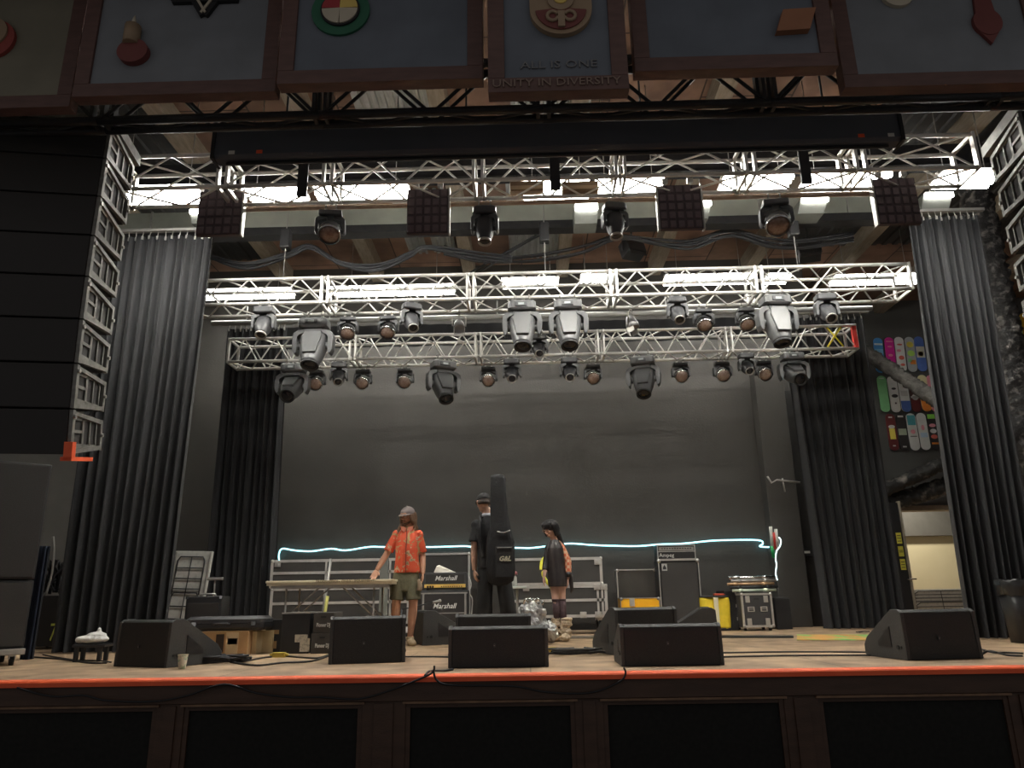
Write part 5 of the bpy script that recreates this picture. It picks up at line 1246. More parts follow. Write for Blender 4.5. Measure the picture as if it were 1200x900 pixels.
# trash bin right
Y = 8.6; r = empty('trash_bin', (cx(1203,735,Y), Y, STG+.001), 0, 'black bin lined with a shiny black bag at the right curtain', 'bin')
hb = at(1192, 682, Y=Y).z-STG; m = MB(); m.rings([superellipse(.15, .15, 0, 0, 24, .6), superellipse(.19, .19, hb, 0, 24, .6)]); m.build('bin_body', M_blk, r)
m = MB(); rnd = random.Random(9); rg = []
for q, (s_, z_) in enumerate(((.195, hb-.14), (.205, hb-.06), (.215, hb+.005), (.20, hb+.03), (.17, hb+.015))): rg.append([(p_[0]*rnd.uniform(.96,1.05), p_[1]*rnd.uniform(.96,1.05), z_+rnd.uniform(-.015,.015)) for p_ in superellipse(s_, s_, 0, 0, 28, .7)])
m.rings(rg, caps=False); m.build('bin_bag', mat('glossy_black_bag', (.02,.02,.021), .22, 0, (.03,.03,.03), 5), r)

# ---- skateboards on the rear wall
def skate(px, pyt, pyb, dxl, c1, c2, label, deco=None, Y=YR, c3=None):
    p0, p1 = at(px, pyt, Y=Y-.06), at(px+dxl, pyb, Y=Y-.06); w, L = .205, (p0-p1).length
    tilt = math.atan2(p0.x-p1.x, p0.z-p1.z)
    r = empty('skateboard', ((p0.x+p1.x)/2, Y-.075, (p0.z+p1.z)/2), 0, label, 'skateboard', 'skateboards hung on the rear wall'); r.rotation_euler = (0, tilt, 0)
    hw, hl = w/2, L/2; pr = []
    for k in range(9): a = PI*k/8; pr.append((hw*math.cos(a), hl-hw*.9+hw*.9*math.sin(a)))
    for k in range(9): a = PI+PI*k/8; pr.append((hw*math.cos(a), -hl+hw*.9+hw*.9*math.sin(a)))
    m = MB(); m.prism(pr, 'y', 0, .014, bev=.003); m.build('deck', c1, r)
    # printed lower field
    if c2 is not None:
        f = c3 if c3 else .0
        pl = [(hw*.97*x/hw*1, z) for x, z in pr if z < hl*f]; xs_ = [(hw*.97, hl*f), (-hw*.97, hl*f)]
        m = MB(); m.prism([xs_[1]]+[p for p in pl]+[xs_[0]], 'y', -.003, -.0005); m.build('lower_print', c2, r)
    if deco:
        for (kind, u, v, s1, s2, mm) in deco:
            m = MB()
            if kind == 'o': m.prism([(hw*u+s1*math.cos(2*PI*k/14), hl*v+s2*math.sin(2*PI*k/14)) for k in range(14)], 'y', -.007, -.0035)
            else: m.bb(hw*u-s1, hw*u+s1, -.007, -.0035, hl*v-s2, hl*v+s2)
            m.build('print_patch', mm, r)
    t = MB()
    for v in (-.56, .56): t.bb(-.03, .03, .0145, .06, hl*v-.03, hl*v+.03)
    t.build('wall_peg', M_blk, r)
def K(n, c): return mat('deck_'+n, c, .4)
kb, kw, km, ky, kg, kr, kd, kt, ko, kp = K('blue',(.08,.30,.62)), K('white',(.78,.78,.75)), K('magenta',(.75,.03,.35)), K('yellow',(.85,.72,.12)), K('green',(.25,.60,.28)), K('red',(.75,.16,.12)), K('dark',(.04,.035,.035)), K('teal',(.10,.42,.48)), K('orange',(.85,.28,.05)), K('pink',(.85,.35,.42))
kv, kmr, kcr = K('violet_blue',(.10,.18,.50)), K('maroon',(.16,.03,.03)), K('pale_yellow',(.80,.76,.45))
skate(1028,396,437,4,kb,None,'blue skateboard with white stripes, first of the top row',[('b',0,.62,.09,.02,kw),('b',0,.2,.09,.06,K('sky',(.25,.55,.75)))])
skate(1041,395.5,436,4.5,km,None,'magenta skateboard beside the blue striped one in the top row',[('o',0,.45,.05,.02,kp),('o',0,-.05,.05,.03,kp),('b',0,.75,.07,.012,kp)])
skate(1052.5,395,436,5,kw,None,'white skateboard with red swirls in the middle of the top row',[('o',0,.55,.06,.02,kr),('o',-.3,.2,.05,.03,kp),('o',.1,-.2,.06,.05,kr),('o',.2,-.6,.05,.03,kr)])
skate(1064.5,395,436,5.5,K('silver_grey',(.45,.47,.48)),None,'multicoloured skateboard with yellow and green shapes in the top row',[('o',0,.55,.075,.07,ky),('o',0,.05,.08,.07,K('lime',(.45,.75,.15))),('b',.2,-.45,.06,.05,ko),('b',-.4,-.35,.04,.04,kg)])
skate(1075.5,394.5,435.5,6,kv,None,'blue skateboard with a yellow circle, last of the top row',[('b',0,.1,.09,.13,K('sand',(.62,.60,.50))),('o',0,.0,.06,.06,ky)])
skate(1032,440.5,483,6,kg,None,'plain pale green skateboard starting the second row',[('b',0,.85,.05,.012,kw)])
skate(1044,441,483.5,6.5,kw,None,'white skateboard with black figures beside the plain green one',[('o',.1,.3,.05,.025,kd),('o',.1,-.1,.07,.04,kd),('o',.1,-.5,.02,.02,kd)])
skate(1056,440,483,6.5,kw,kv,'white skateboard with dark blue lower end in the second row',[('b',0,.0,.07,.06,K('off_white',(.6,.58,.55)))],c3=-.4)
skate(1068,440,483,6.5,K('brown',(.10,.05,.04)),kmr,'dark maroon skateboard with a white star in the second row',[('o',0,-.2,.07,.07,kw),('b',0,-.2,.09,.02,kw)],c3=-.3)
skate(1079.5,439.5,482.5,7,kcr,ko,'pale yellow skateboard with orange lower end in the second row',c3=-.35)
skate(1090,439.5,482.5,7,kp,None,'pink skateboard half hidden by the right curtain in the second row')
skate(1042,485,528,6.5,kmr,None,'dark red skateboard with a yellow picture starting the lowest row',[('b',0,-.1,.06,.12,ky),('o',0,.28,.07,.04,kw),('b',0,.8,.04,.015,kw),('b',0,-.75,.03,.015,kw)])
skate(1054,485,528,6.5,kd,None,'dark grey skateboard with pale green squares in the lowest row',[('b',0,.0,.085,.07,K('sage',(.45,.52,.38))),('b',0,.85,.06,.02,kw),('b',0,-.8,.04,.015,kw)])
skate(1066,484.5,528,7,kw,None,'white skateboard with teal upper end in the lowest row',[('b',0,.62,.085,.11,kt),('o',0,.0,.05,.05,kp),('b',0,-.25,.07,.008,kd)])
skate(1078,484,527.5,7.5,kw,None,'white skateboard with pink and pale blue print in the lowest row',[('o',0,.2,.035,.06,kp),('b',0,-.2,.075,.05,K('powder',(.55,.68,.80)))])
skate(1089.5,483.5,527.5,7.5,kd,None,'skateboard with green top and pink pattern at the curtain edge, lowest row',[('b',0,.78,.08,.05,K('vivid_green',(.3,.75,.1))),('o',0,.3,.07,.04,kp),('o',0,.0,.07,.05,kw),('o',0,-.3,.07,.05,kr),('b',0,-.65,.07,.02,ko)])
skate(1190,371,414,8,K('pale_green',(.50,.68,.42)),None,'pale green skateboard at the picture edge beyond the foam column')
skate(1199,367,412,8,K('amber',(.85,.52,.05)),None,'amber skateboard cut by the picture edge',[('b',0,.0,.06,.05,kd)])
skate(1197,419,462,8,kg,K('rose_white',(.75,.62,.58)),'green and pale pink skateboard low at the picture edge',c3=.3)
skate(1182,376,418,8,K('chalk',(.6,.6,.58)),None,'chalk white skateboard hugging the foam column')
# ------------------------------------------------------------------ people
def skinmat(n, c): return mat(n, c, .5, 0, tuple(min(1, v*1.08) for v in c), 14, .08, 60)
m_skin1 = skinmat('tanned_skin', (.52,.27,.17)); m_skin2 = skinmat('light_skin', (.56,.33,.23)); m_skin3 = skinmat('fair_skin', (.60,.36,.27))
m_eyew = mat('eye_white', (.7,.68,.64), .3); m_lip = mat('lips', (.35,.12,.10), .5)
def ell(c, rx, ry, rz=0, z=None, n=24, e=.85, tilt=0):
    c = Vector(c); o = []
    for k in range(n):
        a = 2*PI*k/n; x = rx*math.copysign(abs(math.cos(a))**e, math.cos(a)); y = ry*math.copysign(abs(math.sin(a))**e, math.sin(a))
        q = Matrix.Rotation(rz, 3, 'Z') @ Vector((x, y, x*tilt)); o.append(c+q)
    return o
def hand(mb, w, d, n, thumb=1, curl=.5, s_=1.0):
    w, d, n = Vector(w), Vector(d).normalized(), Vector(n); n = (n-d*n.dot(d)).normalized(); s = d.cross(n)
    R = Matrix((s, n, d)).transposed().to_4x4()
    mb.ball(w+d*.045*s_, 1, (.040*s_, .017*s_, .055*s_), R, u=14, v=10)
    mb.ball(w+d*.07*s_, 1, (.041*s_, .014*s_, .03*s_), R, u=14, v=10)
    for i, L in enumerate((.068, .078, .073, .056)):
        off = (-.0345+.023*i)*thumb*-1*s_
        p = w+d*(.085-abs(i-1.4)*.006)*s_+s*off; dd = d.copy(); pts = [p-d*.02]; 
        pts.append(p)
        for q in range(3):
            dd = (Matrix.Rotation(curl*(.5+.45*q), 3, s) @ d).normalized() if True else dd
            if dd.dot(n) < 0: dd = (Matrix.Rotation(-curl*(.5+.45*q), 3, s) @ d).normalized()
            p = p+dd*L*s_/3; pts.append(p)
        mb.tube(pts, .009, 8, rs=[.0095*s_, .0095*s_, .009*s_, .0083*s_, .0068*s_])
    tb = w+d*.025*s_+s*.028*thumb*s_; t1 = tb+(d*.6+s*.75*thumb+n*.25).normalized()*.036*s_; t2 = t1+(d*.9+s*.3*thumb+n*.35).normalized()*.032*s_
    mb.tube([w+d*.015*s_+s*.01*thumb*s_, tb, t1, t2], .01, 8, rs=[.014*s_, .0135*s_, .011*s_, .0085*s_])
def head(mb, M, hs=1.0):
    """M: matrix of the head; -Y is the face, origin at skull centre"""
    R = M.to_3x3().to_4x4()
    def B(c, sc, mi=0): mb.ball(M @ Vector([v*hs for v in c]), 1, [v*hs for v in sc], R, mi)
    B((0, .012, .022), (.076, .094, .088)); B((0, -.02, -.035), (.060, .066, .075)); B((0, -.045, -.085), (.036, .035, .026)); B((0, -.015, -.07), (.053, .055, .04))
    B((0, -.075, .038), (.05, .018, .02)); B((.032, -.066, -.022), (.022, .018, .02)); B((-.032, -.066, -.022), (.022, .018, .02))
    mb.tube([M @ Vector((0, -.078*hs, .012*hs)), M @ Vector((0, -.096*hs, -.012*hs)), M @ Vector((0, -.108*hs, -.028*hs))], .01, 8, rs=[.008*hs, .011*hs, .014*hs])
    B((.012, -.094, -.032), (.009, .012, .008)); B((-.012, -.094, -.032), (.009, .012, .008)); B((0, -.086, -.058), (.022, .012, .006)); B((0, -.084, -.068), (.02, .012, .006))
    for s in (-1, 1): B((s*.079, .012, -.008), (.010, .022, .034)); B((s*.084, .018, .004), (.009, .016, .018))
def face(r, M, hs=1.0, lips=True, brow=None):
    R = M.to_3x3().to_4x4()
    for s in (-1, 1):
        m = MB(); m.ball(M @ Vector((s*.030*hs, -.078*hs, .008*hs)), 1, (.014*hs, .009*hs, .007*hs), R, u=12, v=8); m.ball(M @ Vector((s*.030*hs, -.0845*hs, .008*hs)), 1, (.006*hs, .004*hs, .006*hs), R, 1, u=10, v=6); m.build('eye', [m_eyew, m_black], r)
        m = MB(); m.tube([M @ Vector((s*.013*hs, -.089*hs, .028*hs)), M @ Vector((s*.032*hs, -.088*hs, .034*hs)), M @ Vector((s*.05*hs, -.074*hs, .027*hs))], .0045*hs, 6, smooth_n=3); m.build('eyebrow', brow or m_black, r)
    if lips:
        m = MB(); m.tube([M @ Vector((-.022*hs, -.088*hs, -.062*hs)), M @ Vector((0, -.099*hs, -.060*hs)), M @ Vector((.022*hs, -.088*hs, -.062*hs))], .006*hs, 8, rs=[.002*hs, .0065*hs, .002*hs], smooth_n=4); m.build('lips', m_lip, r)
def HM(c, yaw, pitch, roll=0): return Matrix.Translation(c) @ Euler((math.radians(pitch), math.radians(roll), math.radians(yaw)), 'XYZ').to_matrix().to_4x4()
def shoe(mb, ankle, d, L=.27, sole=True):
    a = Vector(ankle); d = Vector(d).normalized(); s = d.cross(Vector((0, 0, 1)))
    R = Matrix((s, d, Vector((0, 0, 1)))).transposed().to_4x4(); g = a.copy(); g.z = 0
    mb.ball(g+d*(L*.02)+Vector((0,0,.055)), 1, (.042, .062, .052), R); mb.ball(g+d*(L*.33)+Vector((0,0,.042)), 1, (.045, .11, .040), R); mb.ball(g+d*(L*.55)+Vector((0,0,.033)), 1, (.046, .062, .032), R)
    mb.tube([g+Vector((0,0,.06)), g+Vector((0,0,.10))], .045, 12)
def cap(r, M, mm, hs=1.0, brim=True, back=False):
    R = M.to_3x3().to_4x4(); m = MB()
    rg = []
    for k in range(9):
        a = k/8*PI/2; rg.append([M @ Vector((.086*hs*math.cos(a)*math.cos(t), .012+.104*hs*math.cos(a)*math.sin(t), .035*hs+.083*hs*math.sin(a))) for t in [2*PI*i/24 for i in range(24)]])
    rg.insert(0, [M @ Vector((.085*hs*math.cos(t), .012+.103*hs*math.sin(t), .018*hs)) for t in [2*PI*i/24 for i in range(24)]])
    rg[-1] = [M @ Vector((.004*math.cos(t), .012+.004*math.sin(t), .119*hs)) for t in [2*PI*i/24 for i in range(24)]]
    m.rings(rg); c = m.build('cap', mm, r)
    m = MB(); m.ball(M @ Vector((0, .012, .121*hs)), .008, u=8, v=6); m.build('cap_button', mm, c)
    m = MB(); rg = []
    for t in range(13):
        a = PI+PI*t/12; ri, ro = .083*hs, .083*hs
        xi, yi = .082*hs*math.cos(a), .012+.10*hs*math.sin(a); ext = .062*hs*math.sin(PI*t/12)**.7
        xo, yo = xi*1.02, yi-ext; zi, zo = .030*hs, .018*hs-.0*ext
        rg.append([M @ Vector((xi, yi, zi+.004)), M @ Vector((xo, yo, zo+.004)), M @ Vector((xo, yo, zo-.002)), M @ Vector((xi, yi, zi-.002))])
    m.rings(rg); m.build('brim', mm, c)
    return c
def wave_hair(m, strands, r=.012):
    for s in strands: m.tube([Vector(p) for p in s], r, 7, smooth_n=5, rs=[r*.8, r*1.1, r*1.1, r*.5])

# ===== man in the red shirt (scale from the photo: 92 px per metre)
S1 = 92.0
def j1(px, py, y=0): return Vector(((px-470)/S1, y, (757-py)/S1))
pf = floor_at(474, 756.5)
root = empty('person', (pf.x-.04, pf.y, STG+.001), 0, 'person with long hair, grey cap, red patterned shirt, one hand on the folding table', 'person')
man = root
hM = HM((.045, -.03, 1.615), -30, 15, 3)
LS, RS = Vector((-.095, 0, 1.375)), Vector((.195, .0, 1.365))
LE, LW = Vector((-.215, -.03, 1.125)), Vector((-.325, -.08, .925))
RE, RW = Vector((.245, .04, 1.10)), Vector((.262, -.04, .87))
hipL, hipR = Vector((-.03, 0, .90)), Vector((.115, 0, .90))
knL, knR = Vector((-.075, -.03, .50)), Vector((.145, -.03, .50))
anL, anR = Vector((-.09, .02, .09)), Vector((.11, .0, .09))
m = MB()
m.rings([ell((.05,0,.86),.14,.10), ell((.05,0,.93),.155,.11), ell((.045,-.01,1.05),.135,.105), ell((.05,-.01,1.18),.15,.115), ell((.05,0,1.32),.16,.115), ell((.05,0,1.38),.14,.085), ell((.05,.005,1.44),.08,.065), ell((.052,-.0,1.50),.058,.058)])
m.tube([(.052,.005,1.43), (.053,-.005,1.52), (.055,-.01,1.58)], .057, 12, rs=[.066,.056,.058])
head(m, hM)
m.tube([(.02,0,1.38), LS, (LS+LE)/2, LE, (LE+LW)/2, LW], .04, 12, rs=[.05,.052,.048,.041,.039,.028])
m.tube([(.08,0,1.38), RS, (RS+RE)/2, RE, (RE+RW)/2, RW], .04, 12, rs=[.05,.052,.048,.041,.039,.028])
hand(m, LW, (-.25,-.35,-.75), (-.1,-.9,.3), thumb=-1, curl=.35); hand(m, RW, (-.05,-.10,-1), (-.95,-.2,.1), thumb=1, curl=.55)
for h_, k_, a_ in ((hipL, knL, anL), (hipR, knR, anR)):
    m.tube([h_, (h_+k_)/2, k_, k_+(a_-k_)*.3+Vector((0,.01,0)), k_+(a_-k_)*.75, a_, a_-Vector((0,0,.03))], .06, 14, rs=[.088,.074,.056,.058,.042,.036,.036])
    shoe(m, a_, (.35 if a_ is anR else -.3, -1, 0), .24)
o = m.build('body', m_skin1, root); remesh(o, .0052, 3)
m_hair1 = mat('brown_hair', (.10,.05,.025), .6, 0, (.20,.11,.06), 30, .6, 60, stretch=(6,6,1))
face(root, hM, lips=True, brow=m_hair1)
m = MB()
for s in (-1, 1):
    for k in range(7):
        p0 = hM @ Vector((s*(.072+.002*k), .055-.016*k, .02)); p1 = hM @ Vector((s*.085, .05-.014*k, -.06)); p2 = Vector((.05+s*(.095+.008*(k%3)), -.035+.016*k, 1.46)); p3 = Vector((.03+s*(.10+.014*(k % 3)), -.06+.018*k, 1.37+.02*(k % 3)))
        m.tube([p0, p1, p2, p3], .02, 7, rs=[.016,.02,.022,.008], smooth_n=5)
for k in range(9): a = k/8*PI; m.tube([hM @ Vector((.075*math.cos(a), .05+.045*math.sin(a), .03)), hM @ Vector((.08*math.cos(a), .06+.05*math.sin(a), -.05)), Vector((.05+.08*math.cos(a), .075, 1.45))], .02, 7, smooth_n=4)
o = m.build('hair', m_hair1, root); remesh(o, .006, 2)
m = MB()
for k in range(11):
    a = PI*(k/10); m.ball(hM @ Vector((.050*math.cos(a), -.032-.045*math.sin(a), -.082-.016*math.sin(a))), .017, u=8, v=6)
for k in range(5): m.ball(hM @ Vector((-.024+.012*k, -.088, -.050)), .009, u=8, v=6)
m.ball(hM @ Vector((0, -.075, -.105)), .026); o = m.build('beard', m_hair1, root); remesh(o, .005, 2)
cap(root, hM, mat('faded_grey_cap', (.16,.13,.125), .8, 0, (.22,.18,.17), 12))
# shirt
m_sh = bpy.data.materials.new('red_floral_print'); m_sh.use_nodes = True
nt = m_sh.node_tree; b = nt.nodes['Principled BSDF']; b.inputs['Roughness'].default_value = .75
tc = nt.nodes.new('ShaderNodeTexCoord'); n1 = nt.nodes.new('ShaderNodeTexNoise'); n1.inputs['Scale'].default_value = 7.5; n1.inputs['Detail'].default_value = 3; n1.inputs['Distortion'].default_value = 1.2
r1_ = nt.nodes.new('ShaderNodeValToRGB'); r1_.color_ramp.interpolation = 'LINEAR'; e = r1_.color_ramp.elements
e[0].position = .0; e[0].color = (.42,.30,.13,1); e[1].position = .385; e[1].color = (.42,.30,.13,1)
for p_, c_ in ((.41, (.66,.09,.035,1)), (.585, (.66,.09,.035,1)), (.60, (.62,.50,.32,1)), (.66, (.25,.16,.06,1)), (.70, (.66,.55,.38,1))): q = e.new(p_); q.color = c_
nt.links.new(tc.outputs['Object'], n1.inputs['Vector']); nt.links.new(n1.outputs['Fac'], r1_.inputs[0]); nt.links.new(r1_.outputs[0], b.inputs['Base Color'])
m = MB()
m.rings([ell((.055,0,.885),.172,.125), ell((.055,0,.93),.168,.13), ell((.05,-.01,1.05),.152,.128), ell((.05,-.01,1.18),.150,.132), ell((.05,0,1.30),.158,.126), ell((.05,0,1.38),.14,.105), ell((.05,.005,1.435),.105,.088), ell((.052,.01,1.475),.07,.07)])
m.tube([(.03,0,1.39), LS, LS+(LE-LS)*.5, LS+(LE-LS)*.85], .07, 14, rs=[.06,.058,.062,.067]); m.tube([(.07,0,1.39), RS, RS+(RE-RS)*.5, RS+(RE-RS)*.85], .07, 14, rs=[.06,.058,.062,.067]); m.ball(LS, .062); m.ball(RS, .062)
o = m.build('shirt', m_sh, root); remesh(o, .008, 3)
m = MB(); m.tube([(.052,-.118,1.44),(.058,-.137,1.3),(.055,-.150,1.15),(.055,-.145,1.0),(.055,-.132,.89)], .006, 6, smooth_n=4); m.build('button_placket', mat('dark_red_seam', (.2,.03,.02), .7), o)
m = MB()
for s in (-1, 1): m.prism([(.052+s*.012, 1.455), (.052+s*.085, 1.475), (.052+s*.07, 1.425), (.052+s*.03, 1.39)], 'y', -.105, -.092)
m.build('collar', mat('pale_red_collar', (.72,.25,.16), .7), o)
m_ol = mat('olive_canvas', (.10,.095,.055), .8, 0, (.15,.14,.085), 7, .3, 30)
m = MB(); m.rings([ell((.045,0,.66),.13,.10), ell((.045,0,.80),.155,.115), ell((.05,0,.90),.15,.112), ell((.05,0,.93),.145,.108)])
for h_, k_ in ((hipL, knL), (hipR, knR)): m.tube([h_+Vector((0,0,-.02)), (h_+k_)/2, h_+(k_-h_)*.88], .1, 16, rs=[.09,.094,.096])
o = m.build('shorts', m_ol, root); remesh(o, .009, 3)
for s, h_, k_ in ((-1, hipL, knL), (1, hipR, knR)): c_ = (h_+k_)/2+Vector((s*.088, -.01, -.03)); m = MB(); m.box(c_, (.025, .12, .13), Euler((0, s*.05, 0)), bev=.008); m.build('cargo_pocket', m_ol, o)
m = MB(); m.tube([(.215,-.08,.80),(.235,-.09,.72),(.225,-.09,.66)], .035, 10, rs=[.02,.032,.03], smooth_n=3); m.build('pocket_cloth', m_tan, root)
m = MB(); shoe(m, anL, (-.3,-1,0), .27); shoe(m, anR, (.35,-1,0), .27)
for v in m.bm.verts: v.co.x += 0
sh = [];
for a_, d_ in ((anL, (-.3,-1,0)), (anR, (.35,-1,0))):
    q = MB(); shoe(q, a_, d_, .27)
    c0 = Vector((a_.x, a_.y, .04))
    for v in q.bm.verts: v.co = c0+(v.co-c0)*1.10; v.co.z = max(v.co.z, 0)
    oo = q.build('shoe', mat('beige_suede', (.50,.38,.24), .7, 0, (.58,.46,.31), 9), root); remesh(oo, .006, 2)
m.bm.free()

# ===== man in black with a guitar bag, seen from behind
S2 = 97.0
pf = at(580, 758.5, z=STG)
root = empty('person', (pf.x, pf.y, STG+.001), 0, 'person in black cap and black clothes seen from behind, carrying the guitar bag', 'person')
def j2(px, py, y=0): return Vector(((px-580)/S2, y, (758.5-py)/S2))
hM = HM(j2(567.5, 594, .0), 205, 12, 0)
LS, RS = j2(559.5, 621, 0), j2(590, 620, 0.02)
LE, LW = j2(556.5, 648, -.02), j2(557, 673, -.03)
RE, RW = Vector((.20, .10, 1.13)), Vector((.14, .24, 1.02))
hipL, hipR = Vector((-.10, 0, .93)), Vector((.09, 0, .93)); knL, knR = Vector((-.12,-.01,.50)), Vector((.15,-.02,.50)); anL, anR = Vector((-.13,.04,.09)), Vector((.20,.06,.09))
m = MB()
m.rings([ell((-.005,0,.88),.15,.105), ell((-.01,0,.97),.16,.115), ell((-.03,0,1.12),.145,.11), ell((-.04,.0,1.28),.17,.12), ell((-.05,0,1.38),.17,.11), ell((-.055,0,1.44),.13,.08), ell((-.07,0,1.51),.065,.065)])
m.tube([(-.07,.0,1.46), (-.085,.0,1.60), j2(568,600,.0)], .055, 12, rs=[.066,.055,.056]); head(m, hM)
m.tube([(-.10,0,1.42), LS, (LS+LE)/2, LE, (LE+LW)/2, LW], .04, 12, rs=[.062,.062,.047,.041,.040,.028])
m.tube([(-.0,0,1.42), RS, (RS+RE)/2, RE, (RE+RW)/2, RW], .04, 12, rs=[.062,.062,.047,.041,.040,.028])
hand(m, LW, (.12,-.1,-1), (.9,.3,0), thumb=1, curl=.55); hand(m, RW, (-.7,.6,.1), (-.2,-.2,-1), thumb=1, curl=.7)
for h_, k_, a_ in ((hipL, knL, anL), (hipR, knR, anR)):
    m.tube([h_, (h_+k_)/2, k_, k_+(a_-k_)*.3+Vector((0,-.01,0)), k_+(a_-k_)*.75, a_, a_-Vector((0,0,.03))], .06, 14, rs=[.088,.074,.056,.058,.042,.036,.036]); shoe(m, a_, (-.2, 1, 0), .24)
o = m.build('body', m_skin2, root); remesh(o, .0052, 3)
face(root, hM)
m = MB()
for k in range(15):
    a = PI*k/14; m.ball(hM @ Vector((.066*math.cos(a), .03+.06*math.sin(a), -.012-.012*math.sin(a))), .026, u=8, v=6)
m.ball(hM @ Vector((0, .022, .012)), 1, (.083, .094, .052), hM.to_3x3().to_4x4())
o = m.build('hair', mat('short_dark_hair', (.02,.013,.01), .7, 0, (.06,.04,.03), 40), root); remesh(o, .006, 2)
cap(root, hM, mat('black_cap_cloth', (.020,.019,.019), .8, 0, (.03,.028,.028), 12))
m_bt = mat('black_cotton', (.014,.014,.015), .85, 0, (.022,.022,.023), 6, .3, 18)
m = MB()
m.rings([ell((-.01,0,.90),.178,.13), ell((-.01,0,.97),.18,.135), ell((-.03,0,1.12),.172,.135), ell((-.04,.0,1.28),.188,.14), ell((-.05,0,1.37),.19,.128), ell((-.055,0,1.43),.155,.11), ell((-.06,0,1.49),.105,.085), ell((-.07,0,1.53),.07,.072)])
m.tube([(-.10,0,1.43), LS, LS+(LE-LS)*.5, LS+(LE-LS)*.72], .07, 14, rs=[.07,.066,.072,.078]); m.tube([(-.02,0,1.43), RS, RS+(RE-RS)*.5, RS+(RE-RS)*.85], .07, 14, rs=[.07,.066,.072,.078]); m.ball(LS, .072); m.ball(RS, .072)
o = m.build('t_shirt', m_bt, root); remesh(o, .008, 3)
m = MB(); m.rings([ell((-.075,0,1.515),.078,.072), ell((-.078,0,1.56),.066,.066)]); m.build('collar', mat('pale_grey_collar', (.45,.46,.5), .8), root)
m = MB(); m.rings([ell((-.0,0,.74),.15,.11), ell((-.0,0,.84),.165,.125), ell((-.0,0,.93),.165,.122), ell((-.0,0,.96),.155,.115)])
for h_, k_, a_ in ((hipL, knL, anL), (hipR, knR, anR)): m.tube([h_, (h_+k_)/2, k_, k_+(a_-k_)*.35], .11, 16, rs=[.092,.095,.094,.098])
o = m.build('trousers', mat('black_wide_cloth', (.016,.016,.016), .85, 0, (.026,.026,.026), 5, .3, 14), root); remesh(o, .009, 4)
for a_ in (anL, anR):
    q = MB(); shoe(q, a_, (-.2,1,0), .27); c0 = Vector((a_.x, a_.y, .04))
    for v in q.bm.verts: v.co = c0+(v.co-c0)*1.10; v.co.z = max(v.co.z, 0)
    oo = q.build('shoe', M_blk, root); remesh(oo, .006, 2)
# guitar bag: a thing of its own
base = root.location
bag = empty('guitar_bag', (base.x, base.y, base.z), 0, 'black padded guitar bag with small pale emblem on the back of the person in black', 'guitar bag')
m = MB(); yb = -.235
prof = [(at_[0], at_[1]) for at_ in ()]
def bagring(z, x0, x1, dy=.055, e=.6): return [(p[0]+(x0+x1)/2, p[1], z) for p in superellipse((x1-x0)/2, dy, 0, yb, 26, e)]
J = lambda px: (px-580)/S2
m.rings([bagring((758.5-y)/S2, J(a), J(b), d, e_) for y, a, b, d, e_ in ((564,582,590,.03,.8),(565.5,578,594,.042,.6),(569,577.5,595.5,.047,.6),(590,577,596,.05,.6),(612,577,598,.055,.6),(628,576,601,.06,.6),(638,573,603.5,.065,.6),(650,572,605,.068,.6),(676,572,605,.068,.6),(686,574,603,.066,.6),(690,578,597,.05,.7),(691,582,592,.03,.8))])
m.build('bag_body', mat('black_nylon', (.012,.012,.013), .7, 0, (.020,.020,.021), 8, .25, 40), bag)
m = MB(); z0_, z1_ = (758.5-683)/S2, (758.5-648)/S2; m.bb(J(583), J(603), yb-.105, yb-.069, z0_, z1_, bev=.014); pk = m.build('front_pocket', mat('black_nylon_pocket', (.018,.018,.018), .65, 0, (.028,.027,.027), 12, .25, 40), bag)
m = MB(); m.bb(J(585), J(602), yb-.112, yb-.106, z1_-.02, z1_-.012); m.tube([(J(585), yb-.073, (758.5-631)/S2), (J(592), yb-.078, (758.5-632.5)/S2), (J(600), yb-.073, (758.5-630)/S2)], .008, 6, smooth_n=3); m.build('zip', M_alud, bag)
text_mesh('emblem', 'G&L', .075, mat('pale_gold_print', (.62,.58,.42), .6), pk, (J(593.5), yb-.108, (758.5-662)/S2), shear=.3, bold=.003)
for s in (-1, 1):
    m = MB(); x = -.05+s*.10
    m.tube([(x+.03, yb+.05, 1.02), (x, -.15, 1.15), (x-.0, -.155, 1.36), (x-.01, -.08, 1.515), (x-.01, .05, 1.50), (x, .15, 1.36), (x, .16, 1.15), (x+.03, .05, 1.0)], .016, 6, smooth_n=5); m.build('shoulder_strap', M_cordm, bag)

# ===== woman in black dress-length top, knee socks and fluffy boots
S3 = 88.0
pf = floor_at(657, 751.5)
root = empty('person', (pf.x, pf.y, STG+.001), 0, 'person with black fringed hair, long black top, orange plaid sleeve and fluffy boots', 'person')
def j3(px, py, y=0): return Vector(((px-657)/S3, y, (751.5-py)/S3))
hM = HM(j3(648.5, 624.5, -.03), -42, 22, 0); hs = .95
LS, RS = j3(645.5, 646), j3(662, 646, .03)
LE, LW = j3(642.5, 664, -.02), j3(640, 679, -.08)
RE, RW = j3(668.5, 662, .04), j3(668, 683, .02)
hipL, hipR = j3(652, 685), j3(659.5, 685, .01); knL, knR = j3(652.5, 708, -.02), j3(660.5, 708, -.0); anL, anR = j3(655, 744, .05), j3(661.5, 744, -.02)
m = MB(); X = .0
def e3(px, py, rx, ry): return ell(j3(px, py), rx, ry)
m.rings([e3(655,690,.11,.10), e3(655.5,683,.12,.105), e3(654.5,668,.10,.09), e3(654,655,.10,.095), e3(654,647,.09,.085), e3(654,642,.085,.07), e3(653.5,637,.05,.05)])
m.tube([j3(654,640), j3(652.5,635,-.01), j3(650,629,-.025)], .045, 12, rs=[.052,.045,.046]); head(m, hM, hs)
